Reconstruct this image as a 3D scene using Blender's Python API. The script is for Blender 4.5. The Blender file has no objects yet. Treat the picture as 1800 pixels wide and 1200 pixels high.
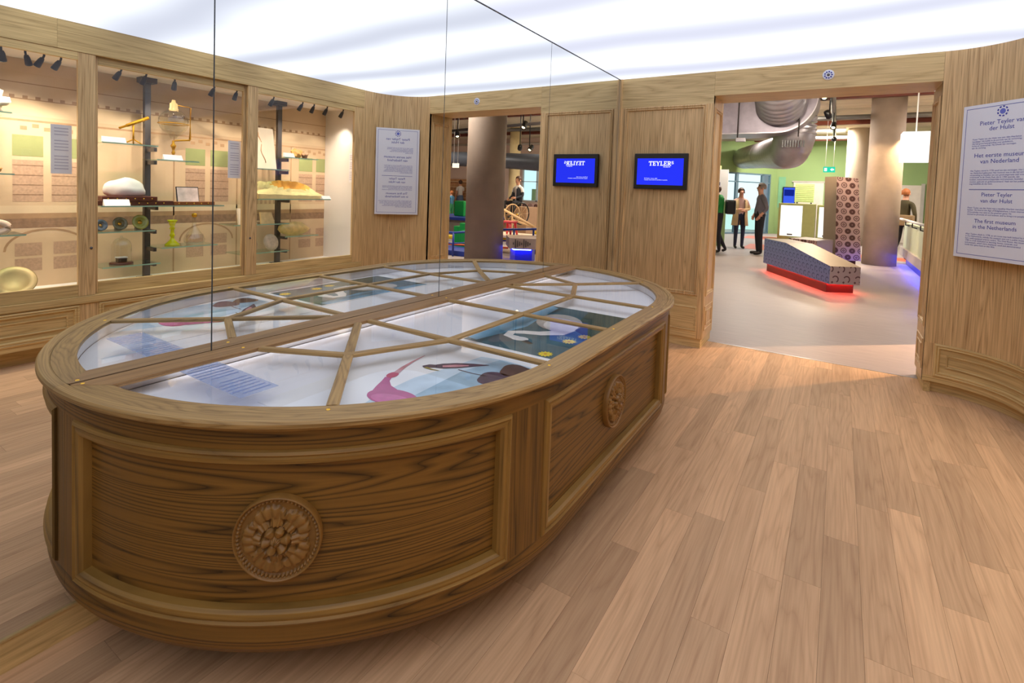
import bpy, bmesh, math, random
from mathutils import Vector, Matrix
random.seed(11)
sc = bpy.context.scene
COL = sc.collection
PI = math.pi

# ------------------------------------------------------------------ camera
cd = bpy.data.cameras.new('camera'); cam = bpy.data.objects.new('camera', cd); COL.objects.link(cam)
R_ = Vector((0.84234754, 0.53772414, 0.03610214)); U_ = Vector((-0.05474474, 0.01873161, 0.99832467)); F_ = Vector((-0.53614702, 0.84291273, -0.0452161))
cam.matrix_world = Matrix(((R_.x, U_.x, -F_.x, 1.8275), (R_.y, U_.y, -F_.y, 0.0), (R_.z, U_.z, -F_.z, 1.35), (0, 0, 0, 1)))
cd.sensor_width = 36; cd.sensor_fit = 'HORIZONTAL'; cd.lens = 905.0753 / 1800 * 36
cd.shift_x = 0.0; cd.shift_y = (373.618 - 600) / 1800; cd.clip_start = 0.02; cd.clip_end = 200
sc.camera = cam
# ------------------------------------------------------------------ world, exposure
w = bpy.data.worlds.new('world'); sc.world = w; w.use_nodes = True
w.node_tree.nodes['Background'].inputs[0].default_value = (0.75, 0.85, 1.0, 1); w.node_tree.nodes['Background'].inputs[1].default_value = 0.25
sc.view_settings.view_transform = 'Standard'; sc.view_settings.look = 'None'; sc.view_settings.gamma = 1.0
sc.view_settings.exposure = 0.38; sc.view_settings.use_curve_mapping = False
sc.cycles.use_denoising = True; sc.cycles.use_adaptive_sampling = True; sc.cycles.adaptive_threshold = 0.03; sc.cycles.max_bounces = 9; sc.cycles.transparent_max_bounces = 18
sc.cycles.glossy_bounces = 6; sc.cycles.diffuse_bounces = 3; sc.cycles.transmission_bounces = 4
sc.cycles.caustics_reflective = False; sc.cycles.caustics_refractive = False; sc.cycles.sample_clamp_indirect = 6.0
CEIL_GLOW = 1.30          # luminous stretch ceiling of the room
HALL_LAMP = 0.62

# ------------------------------------------------------------------ materials
MATS = {}
def new_mat(name):
    m = bpy.data.materials.new(name); m.use_nodes = True; nt = m.node_tree
    for n in list(nt.nodes): nt.nodes.remove(n)
    out = nt.nodes.new('ShaderNodeOutputMaterial')
    return m, nt, out
def srgb(r, g, b):
    f = lambda c: (c / 255 / 12.92) if c / 255 <= 0.04045 else ((c / 255 + 0.055) / 1.055) ** 2.4
    return (f(r), f(g), f(b), 1)
def plain(name, col, rough=0.5, metal=0.0, noise=0.06, nscale=8.0, spec=0.5, bump=0.0, alpha=None, coat=0.0):
    if name in MATS: return MATS[name]
    m, nt, out = new_mat(name); N = nt.nodes; L = nt.links
    b = N.new('ShaderNodeBsdfPrincipled'); b.inputs['Roughness'].default_value = rough; b.inputs['Metallic'].default_value = metal
    b.inputs['Specular IOR Level'].default_value = spec; b.inputs['Coat Weight'].default_value = coat
    tc = N.new('ShaderNodeTexCoord'); nz = N.new('ShaderNodeTexNoise'); nz.inputs['Scale'].default_value = nscale; nz.inputs['Detail'].default_value = 4
    L.new(tc.outputs['Object'], nz.inputs['Vector'])
    hs = N.new('ShaderNodeHueSaturation'); hs.inputs['Color'].default_value = col
    mr = N.new('ShaderNodeMapRange'); mr.inputs[1].default_value = 0.25; mr.inputs[2].default_value = 0.75; mr.inputs[3].default_value = 1 - noise; mr.inputs[4].default_value = 1 + noise
    L.new(nz.outputs['Fac'], mr.inputs[0]); L.new(mr.outputs[0], hs.inputs['Value']); L.new(hs.outputs[0], b.inputs['Base Color'])
    if bump:
        bp = N.new('ShaderNodeBump'); bp.inputs['Strength'].default_value = bump; bp.inputs['Distance'].default_value = 0.01
        L.new(nz.outputs['Fac'], bp.inputs['Height']); L.new(bp.outputs[0], b.inputs['Normal'])
    if alpha is not None: b.inputs['Alpha'].default_value = alpha
    L.new(b.outputs[0], out.inputs[0]); MATS[name] = m
    return m
def emit(name, col, strength=1.0):
    if name in MATS: return MATS[name]
    m, nt, out = new_mat(name); e = nt.nodes.new('ShaderNodeEmission'); e.inputs[0].default_value = col; e.inputs[1].default_value = strength
    nt.links.new(e.outputs[0], out.inputs[0]); MATS[name] = m
    return m
def glass(name, tint=(0.97, 0.99, 0.98, 1), ior=1.5, rough=0.0, boost=1.0):
    if name in MATS: return MATS[name]
    m, nt, out = new_mat(name); N = nt.nodes; L = nt.links
    tr = N.new('ShaderNodeBsdfTransparent'); tr.inputs[0].default_value = tint
    gl = N.new('ShaderNodeBsdfGlossy'); gl.inputs['Roughness'].default_value = rough; gl.inputs['Color'].default_value = (0.95, 0.97, 1, 1)
    fr = N.new('ShaderNodeFresnel'); ge = N.new('ShaderNodeNewGeometry'); io = N.new('ShaderNodeMapRange')     # only the outer face reflects
    io.inputs[3].default_value = ior; io.inputs[4].default_value = 1.0; L.new(ge.outputs['Backfacing'], io.inputs[0]); L.new(io.outputs[0], fr.inputs[0])
    mu = N.new('ShaderNodeMath'); mu.operation = 'MULTIPLY'; mu.use_clamp = True; mu.inputs[1].default_value = boost
    mx = N.new('ShaderNodeMixShader'); L.new(fr.outputs[0], mu.inputs[0]); L.new(mu.outputs[0], mx.inputs[0]); L.new(tr.outputs[0], mx.inputs[1]); L.new(gl.outputs[0], mx.inputs[2])
    L.new(mx.outputs[0], out.inputs[0]); MATS[name] = m
    return m
def wood(name, light, dark, axis='Z', rings=10.0, across=5.0, along=0.35, contrast=0.8, pores=0.25, rough=0.42, bump=0.15, tone=0.10, spec=0.4):
    """grain = contour lines of a noise stretched along the grain axis ('X','Y','Z' in object space or 'U' along the uv length)."""
    if name in MATS: return MATS[name]
    m, nt, out = new_mat(name); N = nt.nodes; L = nt.links
    tc = N.new('ShaderNodeTexCoord'); oi = N.new('ShaderNodeObjectInfo')
    add = N.new('ShaderNodeVectorMath'); add.operation = 'MULTIPLY_ADD'; add.inputs[1].default_value = (1, 1, 1)
    off = N.new('ShaderNodeVectorMath'); off.operation = 'SCALE'; off.inputs[0].default_value = (13.7, 29.3, 7.9); L.new(oi.outputs['Random'], off.inputs['Scale'])
    L.new(tc.outputs['UV' if axis == 'U' else 'Object'], add.inputs[0]); L.new(off.outputs[0], add.inputs[2])
    ax = {'X': 0, 'U': 0, 'Y': 1, 'Z': 2}[axis]
    def stretched(al, ac):
        mp = N.new('ShaderNodeVectorMath'); mp.operation = 'MULTIPLY'; v = [ac, ac, ac]; v[ax] = al; mp.inputs[1].default_value = v
        L.new(add.outputs[0], mp.inputs[0]); return mp
    n1 = N.new('ShaderNodeTexNoise'); n1.inputs['Scale'].default_value = 1.0; n1.inputs['Detail'].default_value = 2.5; n1.inputs['Roughness'].default_value = 0.45; n1.inputs['Distortion'].default_value = 0.25
    L.new(stretched(along, across).outputs[0], n1.inputs['Vector'])
    mu = N.new('ShaderNodeMath'); mu.operation = 'MULTIPLY'; mu.inputs[1].default_value = rings; L.new(n1.outputs['Fac'], mu.inputs[0])
    fr = N.new('ShaderNodeMath'); fr.operation = 'FRACT'; L.new(mu.outputs[0], fr.inputs[0])
    rp = N.new('ShaderNodeValToRGB'); e = rp.color_ramp.elements; e[0].position = 0.0; e[0].color = (1, 1, 1, 1); e[1].position = 1.0; e[1].color = (0.75, 0.75, 0.75, 1)
    for p_, v_ in ((0.10, 0.55), (0.35, 0.06), (0.70, 0.12), (0.92, 0.55)):
        q = e.new(p_); q.color = (v_, v_, v_, 1)
    L.new(fr.outputs[0], rp.inputs[0])
    n2 = N.new('ShaderNodeTexNoise'); n2.inputs['Scale'].default_value = 1.0; n2.inputs['Detail'].default_value = 3
    L.new(stretched(3.5, 130.0).outputs[0], n2.inputs['Vector'])
    pr = N.new('ShaderNodeMapRange'); pr.inputs[1].default_value = 0.35; pr.inputs[2].default_value = 0.75; pr.inputs[3].default_value = 0.0; pr.inputs[4].default_value = pores; L.new(n2.outputs['Fac'], pr.inputs[0])
    mc = N.new('ShaderNodeMath'); mc.operation = 'MULTIPLY_ADD'; mc.inputs[1].default_value = contrast; L.new(rp.outputs[0], mc.inputs[0]); L.new(pr.outputs[0], mc.inputs[2]); mc.use_clamp = True
    mix = N.new('ShaderNodeMix'); mix.data_type = 'RGBA'; mix.inputs[6].default_value = light; mix.inputs[7].default_value = dark; L.new(mc.outputs[0], mix.inputs[0])
    n3 = N.new('ShaderNodeTexNoise'); n3.inputs['Scale'].default_value = 1.0; n3.inputs['Detail'].default_value = 2
    L.new(stretched(0.5, 9.0).outputs[0], n3.inputs['Vector'])
    ad = N.new('ShaderNodeMath'); ad.operation = 'ADD'; L.new(n3.outputs['Fac'], ad.inputs[0]); L.new(oi.outputs['Random'], ad.inputs[1])
    tn = N.new('ShaderNodeMapRange'); tn.inputs[1].default_value = 0.4; tn.inputs[2].default_value = 1.6; tn.inputs[3].default_value = 1 - tone; tn.inputs[4].default_value = 1 + tone; L.new(ad.outputs[0], tn.inputs[0])
    hs = N.new('ShaderNodeHueSaturation'); L.new(mix.outputs[2], hs.inputs['Color']); L.new(tn.outputs[0], hs.inputs['Value'])
    b = N.new('ShaderNodeBsdfPrincipled'); b.inputs['Roughness'].default_value = rough; b.inputs['Specular IOR Level'].default_value = spec; L.new(hs.outputs[0], b.inputs['Base Color'])
    bp = N.new('ShaderNodeBump'); bp.inputs['Strength'].default_value = bump; bp.inputs['Distance'].default_value = 0.002; bp.invert = True
    L.new(mc.outputs[0], bp.inputs['Height']); L.new(bp.outputs[0], b.inputs['Normal'])
    L.new(b.outputs[0], out.inputs[0]); MATS[name] = m
    return m

OL, OD = srgb(240, 205, 150), srgb(158, 118, 71)
oakZ = wood('oak_vertical', OL, OD, 'Z', rings=26, across=8, along=0.28, contrast=0.48, pores=0.50, tone=0.08)
oakX = wood('oak_horizontal_x', srgb(238, 210, 152), srgb(168, 132, 80), 'X', rings=16, across=8, along=0.45, contrast=0.42, pores=0.40)
oakY = wood('oak_horizontal_y', srgb(230, 200, 140), srgb(158, 124, 72), 'Y', rings=16, across=8, along=0.40, contrast=0.42, pores=0.40)
oakU = wood('oak_horizontal_curved', srgb(230, 200, 140), srgb(158, 124, 72), 'U', rings=16, across=8, along=0.40, contrast=0.42, pores=0.40)
CL, CD_ = srgb(144, 104, 44), srgb(48, 31, 7)
caseU = wood('case_oak_along', CL, CD_, 'U', rings=34, across=6.0, along=0.26, contrast=0.85, pores=0.25, tone=0.12, bump=0.25)
caseZ = wood('case_oak_upright', CL, CD_, 'Z', rings=18, across=8.0, along=0.3, contrast=0.45, pores=0.55, tone=0.08, bump=0.2)
caseM = wood('case_oak_moulding', srgb(164, 126, 62), srgb(88, 62, 22), 'U', rings=10, across=9.0, along=0.4, contrast=0.4, pores=0.55, tone=0.06)
lidU = wood('lid_oak_along', srgb(192, 156, 98), srgb(108, 76, 34), 'U', rings=22, across=12.0, along=0.8, contrast=0.5, pores=0.40, tone=0.08)
lidY = wood('lid_oak_bar', srgb(180, 140, 92), srgb(110, 74, 40), 'Y', rings=10, across=12.0, along=0.5, contrast=0.35, pores=0.5)
carve = plain('carved_oak', srgb(146, 106, 50), 0.4, noise=0.15, nscale=40, bump=0.05)
floorM = wood('plank_oak', srgb(224, 183, 141), srgb(164, 117, 81), 'Y', rings=10, across=9, along=0.7, contrast=0.28, pores=0.32, tone=0.20, rough=0.55, bump=0.04, spec=0.3)
white = plain('white_paint', srgb(240, 238, 240), 0.6, noise=0.015)
paperM = plain('white_card', srgb(250, 249, 248), 0.7, noise=0.02)
steel = plain('dark_steel', srgb(96, 92, 94), 0.35, 0.7, noise=0.15)
black = plain('black_plastic', srgb(14, 14, 18), 0.3, noise=0.05)
brass = plain('polished_brass', srgb(222, 176, 70), 0.22, 1.0, noise=0.08)
gilt = plain('warm_gold', srgb(214, 160, 44), 0.3, 0.8, noise=0.1)
blueink = plain('blue_ink', srgb(52, 58, 168), 0.6, noise=0.02)
greyink = plain('grey_ink', srgb(96, 92, 118), 0.7, noise=0.02)
winglass = glass('vitrine_glass', (0.975, 0.985, 0.97, 1), 1.45)
lidglass = glass('lid_glass', (0.985, 0.992, 0.995, 1), 1.5, boost=0.6)
shelfglass = glass('shelf_glass', (0.80, 0.90, 0.85, 1), 1.5)
clearglass = glass('blown_glass', (0.93, 0.93, 0.90, 1), 1.6, boost=1.6)
greenedge = plain('glass_edge_green', srgb(150, 190, 170), 0.2, noise=0.05)

# ------------------------------------------------------------------ mesh helpers
def wloc(o):
    v = Vector((0, 0, 0))
    while o is not None:
        v += o.location; o = o.parent
    return v
def mk(name, verts, faces, mat, parent=None, smooth=False, uv=None, local=False):
    off = Vector((0, 0, 0)) if (local or parent is None) else wloc(parent)
    me = bpy.data.meshes.new(name); me.from_pydata([tuple(Vector(v) - off) for v in verts], [], faces)
    if uv is not None:
        ul = me.uv_layers.new(name='UVMap')
        for lp in me.loops: ul.data[lp.index].uv = uv[lp.vertex_index]
    for m in (mat if isinstance(mat, (list, tuple)) else [mat]): me.materials.append(m)
    if smooth:
        for p in me.polygons: p.use_smooth = True
    me.update()
    o = bpy.data.objects.new(name, me); COL.objects.link(o); o.parent = parent
    return o
def bm_obj(name, bm, mat, parent=None, smooth=False, local=False):
    off = Vector((0, 0, 0)) if (local or parent is None) else wloc(parent)
    if off.length: bmesh.ops.translate(bm, verts=bm.verts, vec=-off)
    me = bpy.data.meshes.new(name); bm.to_mesh(me); bm.free()
    for m in (mat if isinstance(mat, (list, tuple)) else [mat]): me.materials.append(m)
    if smooth:
        for p in me.polygons: p.use_smooth = True
    o = bpy.data.objects.new(name, me); COL.objects.link(o); o.parent = parent
    return o
def box(name, a, b, mat, parent=None, bevel=0.0, local=False, rot=None):
    bm = bmesh.new(); bmesh.ops.create_cube(bm, size=1)
    c = [(a[i] + b[i]) / 2 for i in range(3)]; s = [abs(b[i] - a[i]) for i in range(3)]
    bmesh.ops.scale(bm, vec=s, verts=bm.verts)
    if bevel: bmesh.ops.bevel(bm, geom=bm.edges[:], offset=bevel, segments=2, affect='EDGES', profile=0.6)
    if rot is not None: bmesh.ops.rotate(bm, cent=(0, 0, 0), matrix=rot, verts=bm.verts)
    bmesh.ops.translate(bm, vec=c, verts=bm.verts)
    return bm_obj(name, bm, mat, parent, local=local)
def lathe(name, prof, mat, parent=None, at=(0, 0, 0), seg=24, smooth=True, axis=None, local=False):
    v = []; f = []; n = len(prof)
    for i in range(seg):
        a = 2 * PI * i / seg
        for r, z in prof: v.append(Vector((r * math.cos(a), r * math.sin(a), z)))
    for i in range(seg):
        j = (i + 1) % seg
        for k in range(n - 1): f.append((i * n + k, j * n + k, j * n + k + 1, i * n + k + 1))
    if axis is not None:
        q = Vector((0, 0, 1)).rotation_difference(Vector(axis)); v = [q @ x for x in v]
    v = [x + Vector(at) for x in v]
    return mk(name, v, f, mat, parent, smooth, local=local)
def tube(name, pts, rad, mat, parent=None, seg=8, smooth=True, local=False, closed=False):
    pts = [Vector(p) for p in pts]; n = len(pts); rads = rad if isinstance(rad, (list, tuple)) else [rad] * n
    v = []; f = []; up = Vector((0, 0, 1))
    for i, p in enumerate(pts):
        a = pts[(i - 1) % n] if (closed or i > 0) else pts[i]; b = pts[(i + 1) % n] if (closed or i < n - 1) else pts[i]
        d = (b - a).normalized(); s = d.cross(up)
        if s.length < 1e-3: s = d.cross(Vector((1, 0, 0)))
        s.normalize(); t = s.cross(d)
        for k in range(seg):
            an = 2 * PI * k / seg; v.append(p + (s * math.cos(an) + t * math.sin(an)) * rads[i])
    m = n if closed else n - 1
    for i in range(m):
        j = (i + 1) % n
        for k in range(seg): f.append((i * seg + k, i * seg + (k + 1) % seg, j * seg + (k + 1) % seg, j * seg + k))
    if not closed: f.append(tuple(range(seg))[::-1]); f.append(tuple(range((n - 1) * seg, n * seg)))
    return mk(name, v, f, mat, parent, smooth, local=local)
def prism(name, poly, z0, z1, mat, parent=None, local=False, mapf=None):
    n = len(poly); mp = mapf or (lambda x, y, z: (x, y, z))
    v = [mp(x, y, z0) for x, y in poly] + [mp(x, y, z1) for x, y in poly]
    f = [tuple(range(n))[::-1], tuple(range(n, 2 * n))] + [(i, (i + 1) % n, n + (i + 1) % n, n + i) for i in range(n)]
    return mk(name, v, f, mat, parent, local=local)
def lump(name, c, s, mat, parent=None, seed=0, amp=0.12, sub=3, local=False, flat=None):
    bm = bmesh.new(); bmesh.ops.create_icosphere(bm, subdivisions=sub, radius=1); rnd = random.Random(seed)
    ph = [(Vector((rnd.uniform(-1, 1), rnd.uniform(-1, 1), rnd.uniform(-1, 1))).normalized(), rnd.uniform(2, 5), rnd.uniform(0, 6)) for _ in range(9)]
    for v in bm.verts:
        d = v.co.normalized(); k = 1 + amp * sum(math.sin(fq * d.dot(ax) * 2 + p0) for ax, fq, p0 in ph) / 3
        v.co = Vector((d.x * k * s[0], d.y * k * s[1], d.z * k * s[2]))
        if flat is not None and v.co.z < -flat: v.co.z = -flat
        v.co += Vector(c)
    return bm_obj(name, bm, mat, parent, True, local)
def thing(name, label, cat, loc=(0, 0, 0), group=None, rotz=0.0):
    o = bpy.data.objects.new(name, None); COL.objects.link(o); o.location = loc; o.rotation_euler = (0, 0, rotz); o.empty_display_size = 0.05
    o['label'] = label; o['category'] = cat
    if group: o['group'] = group
    return o
def tag(o, label, cat, group=None):
    o['label'] = label; o['category'] = cat
    if group: o['group'] = group
    return o
def struct(o, label=None):
    o['kind'] = 'structure'
    if label: o['label'] = label
    return o
def sroot(name, loc=(0, 0, 0), label=None):
    o = bpy.data.objects.new(name, None); COL.objects.link(o); o.location = loc; o.empty_display_size = 0.05
    return struct(o, label)
def copy_tree(o, parent=None):
    c = o.copy(); COL.objects.link(c); c.parent = parent
    for ch in o.children: copy_tree(ch, c)
    return c
def ring_panel(mapf, rect, prof, nu=1, fill=True):
    """rings of a moulding profile [(inset, height)...] round a rectangle; returns verts, faces, uvs and the inner fill faces apart"""
    u0, v0, u1, v1 = rect; V = []; F = []; UV = []
    per = None
    for ins, h in prof:
        a, b, c, d = u0 + ins, v0 + ins, u1 - ins, v1 - ins; pts = []
        for i in range(nu): pts.append((a + (c - a) * i / nu, b))
        pts.append((c, b))
        for i in range(nu): pts.append((c - (c - a) * i / nu, d))
        pts.append((a, d))
        # order: bottom left..bottom right, top right..top left
        per = len(pts)
        for k, (u, v) in enumerate(pts): V.append(mapf(u, v, h)); UV.append((u + v * 0.97, ins))
    for r in range(len(prof) - 1):
        for i in range(per):
            j = (i + 1) % per; F.append((r * per + i, r * per + j, (r + 1) * per + j, (r + 1) * per + i))
    ins, h = prof[-1]; base = []
    FV = []; FF = []; FUV = []
    a, b, c, d = u0 + ins, v0 + ins, u1 - ins, v1 - ins
    for i in range(nu + 1):
        u = a + (c - a) * i / nu
        FV += [mapf(u, b, h), mapf(u, d, h)]; FUV += [(u, b), (u, d)]
    for i in range(nu): FF.append((2 * i, 2 * i + 2, 2 * i + 3, 2 * i + 1))
    return V, F, UV, FV, FF, FUV
PROF = [(0, 0), (0.002, 0.008), (0.012, 0.011), (0.018, 0.004), (0.022, 0.009), (0.030, 0.009), (0.036, -0.006)]
PROF2 = [(0, 0), (0.002, 0.006), (0.009, 0.008), (0.013, 0.002), (0.024, 0.002)]
def moulded(mapf, rect, mat_m, mat_p, parent, prof=PROF, nu=1, inner=None, names=('moulding', 'panel')):
    V, F, UV, FV, FF, FUV = ring_panel(mapf, rect, prof, nu)
    o1 = mk(names[0], V, F, mat_m, parent, uv=UV)
    o2 = mk(names[1], FV, FF, mat_p, parent, uv=FUV)
    if inner:
        i2 = prof[-1][0] + inner; r2 = (rect[0] + i2, rect[1] + i2, rect[2] - i2, rect[3] - i2); hb = prof[-1][1]
        V, F, UV, FV, FF, FUV = ring_panel(lambda u, v, h: mapf(u, v, h + hb), r2, [(0, 0), (0.002, 0.008), (0.008, 0.008), (0.012, 0.002)], nu)
        mk('inner_moulding', V, F, mat_m, parent, uv=UV)
    return o1, o2
def text(name, body, size, mapf, mat, parent=None, align='CENTER', depth=0.0006, spacing=1.0):
    cu = bpy.data.curves.new(name, 'FONT'); cu.body = body; cu.size = size; cu.align_x = align; cu.space_line = spacing
    cu.resolution_u = 2
    o = bpy.data.objects.new(name, cu); COL.objects.link(o); dg = bpy.context.evaluated_depsgraph_get()
    me = bpy.data.meshes.new_from_object(o.evaluated_get(dg)); bpy.data.objects.remove(o); bpy.data.curves.remove(cu)
    off = wloc(parent) if parent else Vector((0, 0, 0))
    for v in me.vertices: v.co = Vector(mapf(v.co.x, v.co.y)) - off
    me.materials.clear(); me.materials.append(mat); me.update()
    o = bpy.data.objects.new(name, me); COL.objects.link(o); o.parent = parent
    return o

YW, HC, HT, AX, BX, HD = 4.7158, 2.4294, 0.7516, 0.8583, 2.3934, 2.2222
YB, YF = 5.14, 5.03         # back of the doorway, edge of the plank floor
XC = 2.86                   # cabinet wall
# ================================================================== ROOM SHELL
# ---- floor
fl = sroot('floor', (0, 0, 0), 'light oak plank floor of the panelled room')
pw, pl = 0.1165, 0.92
box('subfloor', (-0.05, -2.6, -0.05), (3.3, YF, -0.012), plain('dark_seam', srgb(120, 86, 60), 0.8), fl)
pm = {}
def plank(x0, y0, ln):
    key = round(ln, 3)
    if key not in pm:
        bm = bmesh.new(); bmesh.ops.create_cube(bm, size=1); bmesh.ops.scale(bm, vec=(pw - 0.0007, ln - 0.0007, 0.012), verts=bm.verts)
        bmesh.ops.translate(bm, vec=(pw / 2, ln / 2, -0.006), verts=bm.verts)
        me = bpy.data.meshes.new('plank'); bm.to_mesh(me); bm.free(); me.materials.append(floorM); pm[key] = me
    o = bpy.data.objects.new('plank', pm[key]); COL.objects.link(o); o.parent = fl; o.location = (x0, y0, 0)
x = -0.02; col = 0
while x < 3.05:
    y = -2.5 - ((col * 0.37 + (col % 3) * 0.21) % pl)
    while y < YF - 0.02:
        ln = min(pl, YF - y)
        if y + ln > -1.6: plank(x, y, ln)
        y += pl
    x += pw; col += 1
# ---- luminous ceiling
m, nt, out = new_mat('luminous_stretch_ceiling'); N = nt.nodes; L = nt.links
tc = N.new('ShaderNodeTexCoord'); sx = N.new('ShaderNodeSeparateXYZ'); L.new(tc.outputs['Object'], sx.inputs[0])
nz = N.new('ShaderNodeTexNoise'); nz.inputs['Scale'].default_value = 0.7; nz.inputs['Detail'].default_value = 1; L.new(tc.outputs['Object'], nz.inputs['Vector'])
a1 = N.new('ShaderNodeMath'); a1.operation = 'MULTIPLY_ADD'; a1.inputs[1].default_value = 0.35; L.new(nz.outputs['Fac'], a1.inputs[0]); L.new(sx.outputs['Y'], a1.inputs[2])
a2 = N.new('ShaderNodeMath'); a2.operation = 'MULTIPLY_ADD'; a2.inputs[1].default_value = 2 * PI / 0.92; a2.inputs[2].default_value = -2 * PI * (2.2 + 0.17) / 0.92 + PI / 2; L.new(a1.outputs[0], a2.inputs[0])
a3 = N.new('ShaderNodeMath'); a3.operation = 'SINE'; L.new(a2.outputs[0], a3.inputs[0])
a4 = N.new('ShaderNodeMapRange'); a4.inputs[1].default_value = -1; a4.inputs[2].default_value = 1; a4.inputs[3].default_value = 0; a4.inputs[4].default_value = 1; L.new(a3.outputs[0], a4.inputs[0])
mx = N.new('ShaderNodeMix'); mx.data_type = 'RGBA'; mx.inputs[6].default_value = (0.46, 0.475, 0.565, 1); mx.inputs[7].default_value = (0.84, 0.86, 0.94, 1); L.new(a4.outputs[0], mx.inputs[0])
em = N.new('ShaderNodeEmission'); em.inputs[1].default_value = CEIL_GLOW; L.new(mx.outputs[2], em.inputs[0]); L.new(em.outputs[0], out.inputs[0])
struct(box('ceiling', (-0.02, -2.6, HC), (3.0, YW + 0.02, HC + 0.04), m), 'glowing white stretch ceiling of the panelled room')
# ---- mirror wall
mm, nt, out = new_mat('silvered_mirror'); g = nt.nodes.new('ShaderNodeBsdfGlossy'); g.inputs['Color'].default_value = (0.91, 0.93, 0.91, 1); g.inputs['Roughness'].default_value = 0.0
nt.links.new(g.outputs[0], out.inputs[0])
struct(box('wall_left', (-0.12, -2.6, 0), (-0.012, YW, HC), plain('backing_board', srgb(60, 50, 40), 0.8)))
mw = thing('mirror', 'tall frameless mirror wall of four panels behind the half oval table', 'mirror', (0, 1.0, 0.097))
seam = plain('mirror_seam', srgb(52, 60, 66), 0.4)
js = [-2.6, 0.945, 2.155, 3.33, YW - 0.001]
for i in range(4):
    box('mirror_panel', (-0.008, js[i] + 0.0024, 0.0975), (0.0, js[i + 1] - 0.0024, HC - 0.006), mm, mw)
for y in js[1:4]: box('joint', (-0.01, y - 0.0024, 0.0975), (-0.0003, y + 0.0024, HC - 0.006), seam, mw)
box('edge_strip', (-0.01, YW - 0.009, 0.0975), (0.006, YW - 0.001, HC - 0.002), plain('aluminium', srgb(190, 190, 196), 0.3, 0.6), mw)
box('edge_strip', (-0.01, -2.6, HC - 0.006), (0.004, YW - 0.001, HC - 0.001), seam, mw)
bb = sroot('baseboard_left', (0, 0, 0), 'oak baseboard under the mirror')
box('board', (-0.012, -2.6, 0), (0.0, YW, 0.088), oakY, bb)
box('cap', (-0.012, -2.6, 0.088), (0.006, YW, 0.0975), oakY, bb, 0.003)

# ---- wall with the screen
wb = sroot('wall_back', (0, YW, 0), 'oak panelled wall carrying the screen')
fy = lambda u, v, h: (u, YW - h, v)
box('corner_post', (0.001, YW - 0.012, 0.083), (0.024, YW + 0.3, HC), oakZ, wb, 0.002)
box('header_board', (0.024, YW, 2.157), (AX, YW + 0.05, HC), oakX, wb)
box('stile', (0.024, YW, 0.083), (0.055, YW + 0.05, 2.157), oakZ, wb)
box('stile', (0.805, YW, 0.083), (AX, YW + 0.05, 2.157), oakZ, wb)
box('rail', (0.055, YW, 0.365), (0.805, YW + 0.05, 0.465), oakX, wb)
box('rail', (0.055, YW, 0.083), (0.805, YW + 0.05, 0.148), oakX, wb)
moulded(fy, (0.055, 0.465, 0.805, 2.157), oakZ, oakZ, wb)
moulded(fy, (0.055, 0.148, 0.805, 0.365), oakX, oakX, wb, PROF2)
box('kick_board', (0.0, YW + 0.012, 0), (AX - 0.012, YW + 0.05, 0.083), oakX, wb)
box('backing', (0.0, YW + 0.051, 0), (AX - 0.055, YB - 0.021, HC), plain('grey_wall', srgb(150, 148, 150), 0.8), wb)
# ---- doorway: lintel and jambs
dr = sroot('trim_1', (AX, YW, 0), 'oak doorway surround')
box('lintel', (AX + 0.001, YW, HD), (BX - 0.001, YB, HC), oakX, dr)
fl_ = lambda u, v, h: (AX + h, u, v); fr_ = lambda u, v, h: (BX - h, u, v)
def jamb(mapf, flip):
    V = []
    u0, u1 = YW + 0.002, YB
    for nm, r in (('stile', (u0, 0.083, YW + 0.055, HD)), ('stile', (YB - 0.055, 0.083, u1, HD)), ('rail', (YW + 0.055, 2.13, YB - 0.055, HD)), ('rail', (YW + 0.055, 0.37, YB - 0.055, 0.46)), ('rail', (YW + 0.055, 0.083, YB - 0.055, 0.15))):
        a = mapf(r[0], r[1], -0.03); b = mapf(r[2], r[3], 0.0)
        box(nm, tuple(min(p, q) for p, q in zip(a, b)), tuple(max(p, q) for p, q in zip(a, b)), oakZ, dr)
    moulded(mapf, (YW + 0.055, 0.46, YB - 0.055, 2.13), oakZ, oakZ, dr)
    moulded(mapf, (YW + 0.055, 0.15, YB - 0.055, 0.37), oakZ, oakZ, dr, PROF2, inner=0.02)
jamb(fl_, 0); jamb(fr_, 1)
box('kick_board', (AX - 0.05, YW + 0.0505, 0), (AX - 0.012, YB, 0.083), oakY, dr)
box('kick_board', (BX + 0.012, YW + 0.012, 0), (BX + 0.05, YB, 0.083), oakY, dr)
box('threshold', (AX - 0.01, YF - 0.008, -0.002), (BX + 0.01, YF + 0.006, 0.002), plain('aluminium', srgb(190, 190, 196), 0.3, 0.6), dr)
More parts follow.
